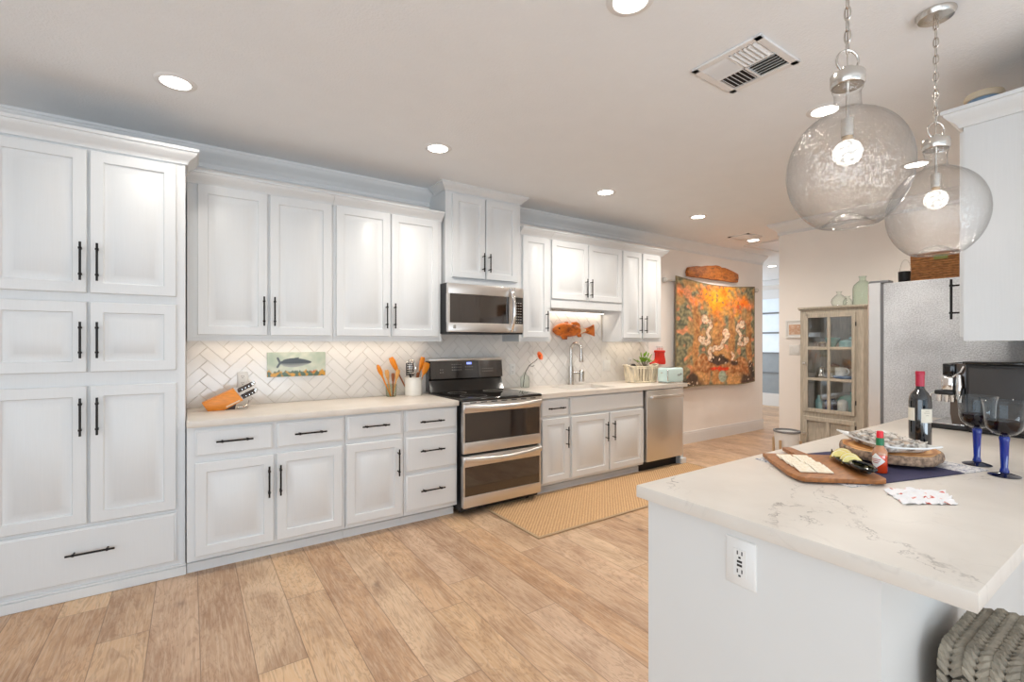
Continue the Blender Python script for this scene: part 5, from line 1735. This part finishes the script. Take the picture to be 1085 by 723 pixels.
M['retro'] = pm('pale_turquoise_enamel', rgb(208, 232, 230), .2, var=.02, coat=.5)
t = thing('toaster', 'pale turquoise retro toaster at the right end of the counter', 'toaster', (4.50, 3.43, ZT_))
part('body', MB().box(4.36, 4.65, 3.345, 3.495, ZT_ + .012, 1.092, .026, 4), M['retro'], t)
part('base', MB().box(4.37, 4.64, 3.353, 3.487, ZT_, ZT_ + .014, .003), M['chrome'], t)
part('chrome_band', MB().box(4.357, 4.366, 3.342, 3.352, ZT_ + .03, 1.07, .002, 1), M['chrome'], t)
part('slots', MB().box(4.40, 4.61, 3.385, 3.405, 1.0915, 1.0935).box(4.40, 4.61, 3.435, 3.455, 1.0915, 1.0935), M['slot'], t)
part('lever', MB().box(4.345, 4.362, 3.41, 3.43, 1.03, 1.042, .003), M['chrome'], t)
sq = [(4.53 + .075 * u, 3.3435, 1.005 + .012 * math.sin(u * 19) + .016 * u) for u in [k / 26 for k in range(27)]]
part('script_mark', MB().tube(sq, .0022, 6), M['gasket'], t, 'thin silver handwritten squiggle')

M['boot'] = pm('red_felt', rgb(214, 44, 26), .55, var=.08)
t = thing('red_boot', 'red boot ornament stuffed with candy canes on the wall by the tapestry', 'ornament', (4.95, 3.95, 1.09))
bp = [(4.815, 1.098), (4.90, 1.094), (4.94, 1.104), (4.975, 1.096), (5.035, 1.096), (5.045, 1.125), (5.038, 1.165), (5.022, 1.21), (5.022, 1.262), (4.925, 1.258), (4.925, 1.20), (4.915, 1.165), (4.885, 1.135), (4.84, 1.122), (4.817, 1.112)]
part('boot', MB().prism(bp, PXZ, 3.90, WN, .007), M['boot'], t)
part('cuff', MB().box(4.905, 5.03, 3.893, WN, 1.245, 1.275, .010, 3), M['boot'], t)
cnd = MB()
cstripe = MB()
for k in range(4):
    x = 4.925 + k * .03
    pts = [(x, 3.93, 1.26), (x - .004, 3.93, 1.315), (x - .012, 3.93, 1.332), (x - .026, 3.93, 1.328), (x - .03, 3.93, 1.31)]
    cnd.tube(pts, .006, 8)
    for q in (1.28, 1.295, 1.31):
        cstripe.cyl((x - .002, 3.93, q), (x - .0025, 3.93, q + .006), .0066, seg=8)
part('candy_canes', cnd, M['plate'], t)
part('candy_stripes', cstripe, M['boot'], t)

# ------------------------------------------------------------------ things on the island
ZI = .915
M['navy'] = pm('navy_cloth', rgb(58, 56, 88), .9, var=.12, vscale=40, bump=(240, .3, .003))
M['paisley'] = (lambda t: (t.link(t.ramp(t.noise(t.coord(), 70, 4, .6, 1.2), [(.38, rgb(120, 126, 150)), (.5, rgb(214, 212, 212)), (.68, rgb(232, 230, 228))]), t.b.inputs['Base Color']), t.b.inputs['Roughness'].__setattr__('default_value', .9), t.m)[-1])(NT('pale_print_cloth'))
t = thing('table_runner', 'navy cloth runner with pale printed ends under the board and wood slice', 'runner', (2.02, .72, ZI))
A = Vector((1.835, .590)); U = Vector((.956, -.292)); V = Vector((.292, .956))
def cloth(u0, u1, v0, v1, th=.0025):
    mb = MB()
    mb.grid(20, 16, lambda a, b: Vector(((A + U * (u0 + (u1 - u0) * a) + V * (v0 + (v1 - v0) * b)).x, (A + U * (u0 + (u1 - u0) * a) + V * (v0 + (v1 - v0) * b)).y, ZI + .0006 * math.sin(a * 9 + b * 4) * math.sin(b * 7))))
    mb.solid(th)
    lo = min(v.co.z for v in mb.bm.verts)
    return mb.shift(Vector((0, 0, ZI + .0003 - lo)))
part('navy_field', cloth(0, .405, 0, .385), M['navy'], t)
part('printed_end', cloth(-.125, -.001, 0, .385), M['paisley'], t, 'pale blue printed end band')
part('printed_end', cloth(.406, .535, 0, .385), M['paisley'], t, 'pale blue printed end band')

M['walnut'] = pm('acacia_board', rgb(160, 104, 58), .45, var=.28, vscale=7, stretch=(3, 12, 6))
bz = ZI + .0058
bp = [(1.868, .985), (1.79, .915), (1.672, .798), (1.640, .752), (1.640, .728), (1.668, .700), (1.80, .585), (1.828, .572), (1.846, .578), (1.962, .694), (2.072, .800), (1.996, .872), (2.018, .905), (2.064, .966), (2.066, .982), (2.052, .994), (2.036, .992), (1.985, .938), (1.958, .902), (1.935, .925)]
solo('cutting_board', MB().prism(bp, lambda u, v, d: Vector((u, v, d)), bz, bz + .015, .003), M['walnut'], 'brown wooden cutting board with a handle carrying crackers and lemons', 'cutting board')
bt = bz + .015
# crackers
M['cracker'] = (lambda t: (t.link(t.ramp(t.noise(t.coord(), 60, 3), [(.40, rgb(236, 222, 196)), (.62, rgb(246, 238, 220)), (.75, rgb(206, 174, 130))]), t.b.inputs['Base Color']), t.bump(t.noise(t.coord(), 160, 2), .5, .003), t.b.inputs['Roughness'].__setattr__('default_value', .8), t.m)[-1])(NT('salted_cracker'))
LC = Vector((1.850, .890)); UD = Vector((-.71, -.70)); WD = Vector((.70, -.71))
words = ['first', 'second', 'third', 'fourth', 'fifth', 'sixth']
for col in range(2):
    for k in range(6):
        c = LC + UD * (k * .036) + WD * (col * .055 + .003 * math.sin(k * 2 + col))
        z = bt + .0115 + .0002 * k
        rot = Matrix.Rotation(math.atan2(UD.y, UD.x) + .04 * math.sin(k * 3 + col), 3, 'Z') @ Matrix.Rotation(.12, 3, 'Y')
        mb = MB().box(c.x - .025, c.x + .025, c.y - .025, c.y + .025, z - .0022, z + .0022, .0012, 1, rot)
        lo = min(v.co.z for v in mb.bm.verts)
        mb.shift(Vector((0, 0, bt + .0004 + (0.0 if k == 0 else .0007) - lo)))
        side = 'row along the outer board edge' if col == 0 else 'row beside the black dish'
        where = 'the handle end' if k == 0 else 'the near end' if k == 5 else '%s from the handle end' % words[k]
        solo('cracker', mb, M['cracker'], 'square cracker in the %s, %s' % (side, where), 'cracker', 'crackers on the board')
# black dish with lemons
M['blackdish'] = pm('black_glazed_dish', rgb(24, 26, 24), .15, var=.2)
t = thing('relish_dish', 'long black boat-shaped dish on the board holding lemon wedges', 'dish', (1.93, .70, bt))
c0, c1 = Vector((2.035, .800)), Vector((1.815, .612))
ax = (c1 - c0).normalized()
sd = Vector((-ax.y, ax.x))
dm = MB()
def dish_pt(u, v, z):
    w_ = .036 * (math.sin(PI * min(max(u, .02), .98)) ** .45)
    p = c0 + (c1 - c0) * u + sd * (v * w_)
    return Vector((p.x, p.y, bt + z))
dm.grid(24, 10, lambda a, b: dish_pt(a, b * 2 - 1, .0035 + .018 * abs(b * 2 - 1) ** 2.2 + .010 * abs(a * 2 - 1) ** 4))
dm.solid(.003)
lo = min(v.co.z for v in dm.bm.verts)
dm.shift(Vector((0, 0, bt + .0003 - lo)))
part('bowl', dm, M['blackdish'], t)
hp = c0 + (c1 - c0) * .80
part('handle', MB().tube([(c0 + (c1 - c0) * (.60 + .46 * k / 10) + sd * .027 * math.sin(PI * k / 10) ** .5).to_3d() + Vector((0, 0, bt + .024)) for k in range(11)] + [(c0 + (c1 - c0) * (1.06 - .46 * k / 10) - sd * .027 * math.sin(PI * k / 10) ** .5).to_3d() + Vector((0, 0, bt + .024)) for k in range(1, 10)], .0055, 8, True), M['blackdish'], t)
M['rind'] = pm('lemon_rind', rgb(232, 200, 56), .4, var=.05, bump=(120, .2))
M['pulp'] = pm('lemon_pulp', rgb(240, 228, 150), .3, var=.08, vscale=60)
M['pith'] = pm('lemon_pith', rgb(246, 240, 214), .5)
def lemon(u, off, ang, label, lift=0.0):
    p = c0 + (c1 - c0) * u + sd * off
    t = thing('lemon_wedge', label, 'lemon', (p.x, p.y, bt + .012 + lift), 'lemon wedges in the black dish', ang)
    t.rotation_euler = (-.5, 0, ang)
    # local: crescent along x, rind up, seen from the side
    n = 14
    r = .030
    for nm, r0, r1, th, mat in (('rind', .95, 1.0, .0125, M['rind']), ('pith', .86, .955, .0122, M['pith']), ('pulp', .0, .865, .0118, M['pulp'])):
        mb = MB()
        poly = [(r * r1 * math.cos(PI * k / n), r * r1 * .92 * math.sin(PI * k / n)) for k in range(n + 1)]
        if r0 > 0:
            poly += [(r * r0 * math.cos(PI * (n - k) / n), r * r0 * .92 * math.sin(PI * (n - k) / n)) for k in range(n + 1)]
        mb.prism(poly, lambda a, b, d: Vector((a, d, b)), -th, th, .0 if r0 > 0 else .001)
        part(nm, mb, mat, t, None, True)
    return t
LA = math.radians(-62)
lemon(.16, .012, LA, 'lemon wedge at the far end of the black dish')
lemon(.27, -.008, LA + .1, 'lemon wedge second from the far end, slumped low between two others')
lemon(.42, .006, LA - .05, 'lemon wedge in the middle of the black dish')
lemon(.56, -.002, LA, 'lemon wedge beside the black dish handle')

# hot sauce bottle
M['sauce'] = pm('red_orange_sauce', rgb(214, 66, 20), .12, var=.08, coat=1.0)
M['neckglass'] = pm('sauce_neck', rgb(190, 130, 92), .1, coat=1.0)
M['redcap'] = pm('red_cap', rgb(216, 20, 40), .35)
M['greenfoil'] = pm('green_neck_foil', rgb(20, 112, 70), .4)
M['paper'] = pm('white_label_paper', rgb(240, 236, 232), .6, var=.01)
hx, hy, hz = 1.988, .640, ZI + .0046
t = thing('hot_sauce_bottle', 'small red hot sauce bottle with red cap and white diamond label', 'bottle', (hx, hy, hz))
part('bottle', MB().lathe([(0, 0), (.0195, 0), (.0215, .003), (.0215, .066), (.019, .076), (.011, .088), (.0095, .094), (0, .094)], (hx, hy, hz), 32), M['sauce'], t)
part('shoulder', MB().lathe([(.0218, .062), (.0222, .068), (.0195, .0775), (.0115, .0895), (.0100, .097), (0, .097)], (hx, hy, hz), 32), M['neckglass'], t)
part('neck_foil', MB().lathe([(.0108, .094), (.0115, .094), (.0118, .119), (.0095, .120), (0, .120)], (hx, hy, hz), 28), M['greenfoil'], t, 'green neck foil')
part('cap', MB().lathe([(0, .119), (.0098, .119), (.0100, .139), (.0085, .143), (0, .143)], (hx, hy, hz), 28), M['redcap'], t, 'red screw cap')
lb = MB()
def curved(w_, h_, rad, a0, zc, rhomb=True, n=12):
    # curved label on a cylinder, centred at angle a0
    def f(u, v):
        uu, vv = u * 2 - 1, v * 2 - 1
        if rhomb:
            a_, b_ = (uu + vv) / 2, (vv - uu) / 2
        else:
            a_, b_ = uu, vv
        ang = a0 + a_ * w_ / rad
        return Vector((hx + rad * math.cos(ang), hy + rad * math.sin(ang), hz + zc + b_ * h_))
    lb.grid(n, n, f)
view = math.atan2(-hy, -hx)
curved(.028, .026, .0223, view - .55, .042)
part('diamond_label', lb, M['paper'], t, 'white diamond paper label')
M['labelred'] = pm('label_red_print', rgb(190, 60, 50), .6)
lb = MB()
curved(.016, .0012, .0227, view - .60, .047, False, 6)
curved(.013, .0012, .0227, view - .60, .041, False, 6)
curved(.009, .0012, .0227, view - .60, .035, False, 6)
part('label_print', lb, M['labelred'], t)

# live-edge wood slice and platter of oysters
M['slice_top'] = (lambda t: (t.link(t.ramp((lambda w_: (w_.inputs['Scale'].__setattr__('default_value', 9), w_.inputs['Distortion'].__setattr__('default_value', 4.0), w_.inputs['Detail'].__setattr__('default_value', 2.0), t.link(t.coord(), w_.inputs['Vector']), w_.outputs['Fac'])[-1])(t.node('ShaderNodeTexWave', wave_type='RINGS', rings_direction='Z')), [(.15, rgb(176, 112, 56)), (.5, rgb(208, 148, 86)), (.9, rgb(222, 170, 106))]), t.b.inputs['Base Color']), t.b.inputs['Roughness'].__setattr__('default_value', .4), t.m)[-1])(NT('wood_slice_rings'))
M['bark'] = pm('bark', rgb(150, 126, 106), .85, var=.65, vscale=70, bump=(60, .9, .01))
SX, SY, SZ = 2.245, .695, ZI + .0058
t = thing('wood_slice_board', 'round live-edge wood slice board with bark rim under the oyster platter', 'serving board', (SX, SY, SZ))
def srad(a):
    return .163 + .008 * math.sin(2 * a + .5) + .004 * math.sin(5 * a) + .003 * math.sin(9 * a + 1)
NS = 64
tp_ = [(SX + (srad(2 * PI * k / NS) - .006) * math.cos(2 * PI * k / NS), SY + (srad(2 * PI * k / NS) - .006) * math.sin(2 * PI * k / NS)) for k in range(NS)]
part('top', MB().prism(tp_, lambda u, v, d: Vector((u, v, d)), SZ + .012, SZ + .046, .002), M['slice_top'], t)
bk = MB()
rings = []
for (dr, z) in ((-.008, .013), (.0, .012), (.004, .024), (.002, .040), (-.003, .0452), (-.007, .0452)):
    rings.append([bk.bm.verts.new((SX + (srad(2 * PI * k / 96) + dr + (.003 * noise.noise(Vector((k * .7, z * 90, 0))) if dr > -.004 else 0)) * math.cos(2 * PI * k / 96), SY + (srad(2 * PI * k / 96) + dr + (.003 * noise.noise(Vector((k * .7, z * 90, 0))) if dr > -.004 else 0)) * math.sin(2 * PI * k / 96), SZ + z)) for k in range(96)])
for i_ in range(len(rings)):
    A_, B_ = rings[i_], rings[(i_ + 1) % len(rings)]
    for k in range(96):
        bk.bm.faces.new((A_[k], A_[(k + 1) % 96], B_[(k + 1) % 96], B_[k]))
part('bark_rim', bk.fixn(), M['bark'], t, 'rough bark rim')
for a in (.3, 2.4, 4.3):
    part('foot', MB().cyl((SX + .12 * math.cos(a), SY + .12 * math.sin(a), SZ), (SX + .12 * math.cos(a), SY + .12 * math.sin(a), SZ + .013), .012, seg=14), M['fish_pale'], t)
PZ = SZ + .0465
M['platter'] = pm('white_melamine_platter', rgb(226, 226, 224), .3, var=.03)
PL, PS = Vector((.66, .75)), Vector((.75, -.66))
def plat(u, v, z):
    p = Vector((2.222, .700)) + PL * u + PS * v
    return Vector((p.x, p.y, PZ + z))
pm_ = MB()
def platter_pt(a, b):
    u, v = a * 2 - 1, b * 2 - 1
    e = max(abs(u), abs(v))
    lift = .024 * sstep(.70, .97, e) + .010 * (abs(u) * abs(v)) ** 3
    return plat(u * .150 * (.90 + .13 * lift / .03), v * .086 * (.88 + .16 * lift / .03), .004 + lift)
pm_.grid(36, 24, platter_pt)
pm_.solid(.005)
lo = min(v.co.z for v in pm_.bm.verts)
pm_.shift(Vector((0, 0, PZ - lo)))
solo('serving_platter', pm_, M['platter'], 'white rectangular platter with upturned rim piled with oysters', 'platter')
M['shell'] = (lambda t: (t.link(t.ramp(t.noise(t.coord(), 45, 5, .65, .6), [(.32, rgb(84, 76, 70)), (.42, rgb(150, 140, 130)), (.55, rgb(206, 200, 192)), (.75, rgb(236, 232, 226))]), t.b.inputs['Base Color']), t.bump(t.noise(t.coord(), 90, 4), .8, .006), t.b.inputs['Roughness'].__setattr__('default_value', .5), t.m)[-1])(NT('oyster_shell'))
M['oyster_meat'] = pm('oyster_flesh', rgb(200, 182, 164), .2, var=.18, vscale=60, coat=.4)
rnd = random.Random(9)
spots = [(-.105, -.045), (-.06, -.048), (-.01, -.045), (.04, -.048), (.09, -.044), (-.10, .012), (-.05, .014), (0, .010), (.05, .015), (.10, .012), (-.075, .055), (-.02, .056), (.035, .057), (.085, .052)]
place = ['front left corner', 'front row, second from the left end', 'front row centre', 'front row, second from the right end', 'front right corner'] 
for k, (u, v) in enumerate(spots):
    # which edge each lies by, told by what is next to it
    row = ('far long rim', 'middle', 'near long rim')[0 if v < -.03 else 1 if v < .03 else 2]
    end = ['handle-side end', 'wine-bottle end']
    nth = [kk for kk, s_ in enumerate(spots) if (s_[1] < -.03) == (v < -.03) and (s_[1] < .03) == (v < .03)].index(k)
    lab = 'open oyster on the white platter, %s row, %s from the sauce bottle end' % (row, ['first', 'second', 'third', 'fourth', 'fifth'][nth])
    c = plat(u, v, .007 if abs(v) > .03 else .010)
    t = thing('oyster', lab, 'oyster', c, 'oysters on the platter', rnd.uniform(0, 6.28))
    t.scale = (1.18, 1.18, 1.3)
    sd_ = rnd.uniform(0, 50)
    def fsh(p, sd_=sd_):
        n_ = noise.noise(p * 2.2 + Vector((sd_, 0, 0)))
        r_ = 1 + .35 * n_
        q_ = Vector((p.x * r_ * (1.15 if p.x > 0 else .9), p.y * r_, p.z))
        if q_.z > .15:
            q_.z = .15 + .45 * (math.hypot(q_.x, q_.y) ** 2) + .15 * n_
        return q_
    sh = MB().ball((0, 0, .013), (.036, .027, .017), None, 3, fsh)
    part('shell', sh, M['shell'], t, None, True)
    part('meat', MB().ball((.002, 0, .0185), (.018, .012, .006), None, 2, lambda p: p * (1 + .2 * noise.noise(p * 3))), M['oyster_meat'], t, 'soft pale oyster meat', True)

# wine bottle
M['winebottle'] = pm('dark_wine_glass', rgb(16, 20, 24), .06, var=.05, spec=.8, coat=.6)
M['capsule'] = pm('crimson_capsule', rgb(176, 30, 60), .35, var=.05)
M['label'] = pm('cream_wine_label', rgb(226, 220, 204), .6, var=.02)
M['print'] = pm('label_grey_print', rgb(160, 150, 132), .6)
bx_, by_ = 2.585, .690
t = thing('wine_bottle', 'dark red wine bottle with crimson capsule and cream label', 'bottle', (bx_, by_, ZI))
part('glass', MB().lathe([(0, .006), (.030, 0), (.038, .004), (.0385, .01), (.0385, .205), (.0365, .222), (.029, .240), (.018, .254), (.0145, .264), (.014, .332), (0, .332)], (bx_, by_, ZI), 40), M['winebottle'], t)
part('capsule', MB().lathe([(.0146, .27), (.0152, .27), (.0152, .318), (.0164, .319), (.0164, .331), (.0150, .334), (0, .334)], (bx_, by_, ZI), 32), M['capsule'], t, 'crimson foil capsule')
def lblmesh(a0, a1, z0, z1, r_):
    return MB().grid(20, 2, lambda u, v: Vector((bx_ + r_ * math.cos(a0 + (a1 - a0) * u), by_ + r_ * math.sin(a0 + (a1 - a0) * u), ZI + z0 + (z1 - z0) * v)))
vw = math.atan2(-by_, -bx_)
part('front_label', lblmesh(vw + .10, vw + 1.9, .118, .176, .0389), M['label'], t, 'cream paper label')
part('back_label', lblmesh(vw - 1.9, vw - .45, .124, .178, .0389), M['label'], t, 'cream paper label')
pr = MB()
for (z, a, b) in ((.166, .45, .85), (.158, .35, .95), (.148, .5, .8)):
    pr.grid(8, 1, lambda u, v, z=z, a=a, b=b: Vector((bx_ + .0391 * math.cos(vw + a + (b - a) * u), by_ + .0391 * math.sin(vw + a + (b - a) * u), ZI + z + .0018 * v)))
part('label_print', pr, M['print'], t)

# wine glasses
M['goblet'] = thin_glass('goblet_glass_reflection_tint', (.88, .94, .98, 1), (14, .10), .6, 1.0, .8, .03)  # blue tint puts window reflections into the bowl colour
M['cobalt'] = (lambda t: (t.b.inputs['Base Color'].__setattr__('default_value', rgb(18, 48, 150)), t.b.inputs['Roughness'].__setattr__('default_value', .05), t.b.inputs['Transmission Weight'].__setattr__('default_value', .35), t.m)[-1])(NT('cobalt_glass'))
M['footglass'] = pm('dark_blue_foot', rgb(16, 20, 44), .06, spec=.8)
M['wine'] = pm('red_wine', rgb(20, 6, 8), .08, var=.05, spec=.2)
def goblet(x, y, label):
    t = thing('wine_glass', label, 'wine glass', (x, y, ZI), 'blue stemmed wine glasses')
    c = (x, y, ZI)
    part('foot', MB().lathe([(0, 0), (.040, 0), (.042, .002), (.036, .005), (.012, .012), (.010, .016), (0, .016)], c, 40), M['footglass'], t)
    part('stem', MB().lathe([(0, .012), (.0115, .012), (.013, .016), (.0105, .024), (.0095, .03), (.0125, .118), (.0145, .130), (.012, .136), (0, .136)], c, 24), M['cobalt'], t, 'cobalt blue stem')
    part('bowl', MB().lathe([(0, .136), (.012, .137), (.030, .145), (.044, .160), (.050, .180), (.051, .20), (.0525, .23), (.0575, .256), (.058, .257)], c, 48), M['goblet'], t)
    part('rim', MB().tube([(x + .0577 * math.cos(2 * PI * k / 48), y + .0577 * math.sin(2 * PI * k / 48), ZI + .2565) for k in range(48)], .0011, 6, True), M['goblet'], t)
    part('wine', MB().lathe([(0, .139), (.012, .140), (.029, .148), (.0425, .162), (.0486, .180), (.0492, .190), (0, .190)], c, 40), M['wine'], t, 'dark red wine')
    return t
g = goblet(2.43, .482, 'blue stemmed glass of red wine nearest the wine bottle')
dup(g, (2.300, .388, ZI), 'blue stemmed glass of red wine closest to the edge of the picture')

# crumpled napkin
M['napkin'] = (lambda t: (t.link(t.ramp((lambda v_: (v_.inputs['Scale'].__setattr__('default_value', 34), t.link(t.coord((1, 1, 1)), v_.inputs['Vector']), v_.outputs['Distance'])[-1])(t.node('ShaderNodeTexVoronoi')), [(.16, rgb(198, 52, 40)), (.24, rgb(236, 196, 186)), (.30, rgb(240, 240, 242))]), t.b.inputs['Base Color']), t.b.inputs['Roughness'].__setattr__('default_value', .85), t.m)[-1])(NT('red_printed_napkin'))
np_ = MB()
N0, NU, NV = Vector((1.672, .487)), Vector((.905, -.42)).normalized() * .0, Vector((0, 0))
quad = [Vector((1.655, .480)), Vector((1.775, .392)), Vector((1.905, .452)), Vector((1.762, .560))]
def nap(a, b):
    p = quad[0] * (1 - a) * (1 - b) + quad[1] * a * (1 - b) + quad[2] * a * b + quad[3] * (1 - a) * b
    e = .012 * Vector((noise.noise(Vector((a * 5, b * 5, 1))), noise.noise(Vector((a * 5, b * 5, 7)))))
    z = .004 + .012 * abs(noise.noise(Vector((a * 3.2, b * 3.2, 3)))) + .010 * abs(noise.noise(Vector((a * 7, b * 7, 5)))) + .006 * (1 - abs(2 * a - 1)) * (1 - abs(2 * b - 1))
    return Vector((p.x + e.x, p.y + e.y, ZI + z))
np_.grid(36, 30, nap)
np_.solid(.001)
lo = min(v.co.z for v in np_.bm.verts)
np_.shift(Vector((0, 0, ZI + .0002 - lo)))
solo('paper_napkin', np_, M['napkin'], 'crumpled white paper napkin with red print near the island edge', 'napkin', None, True, 60)
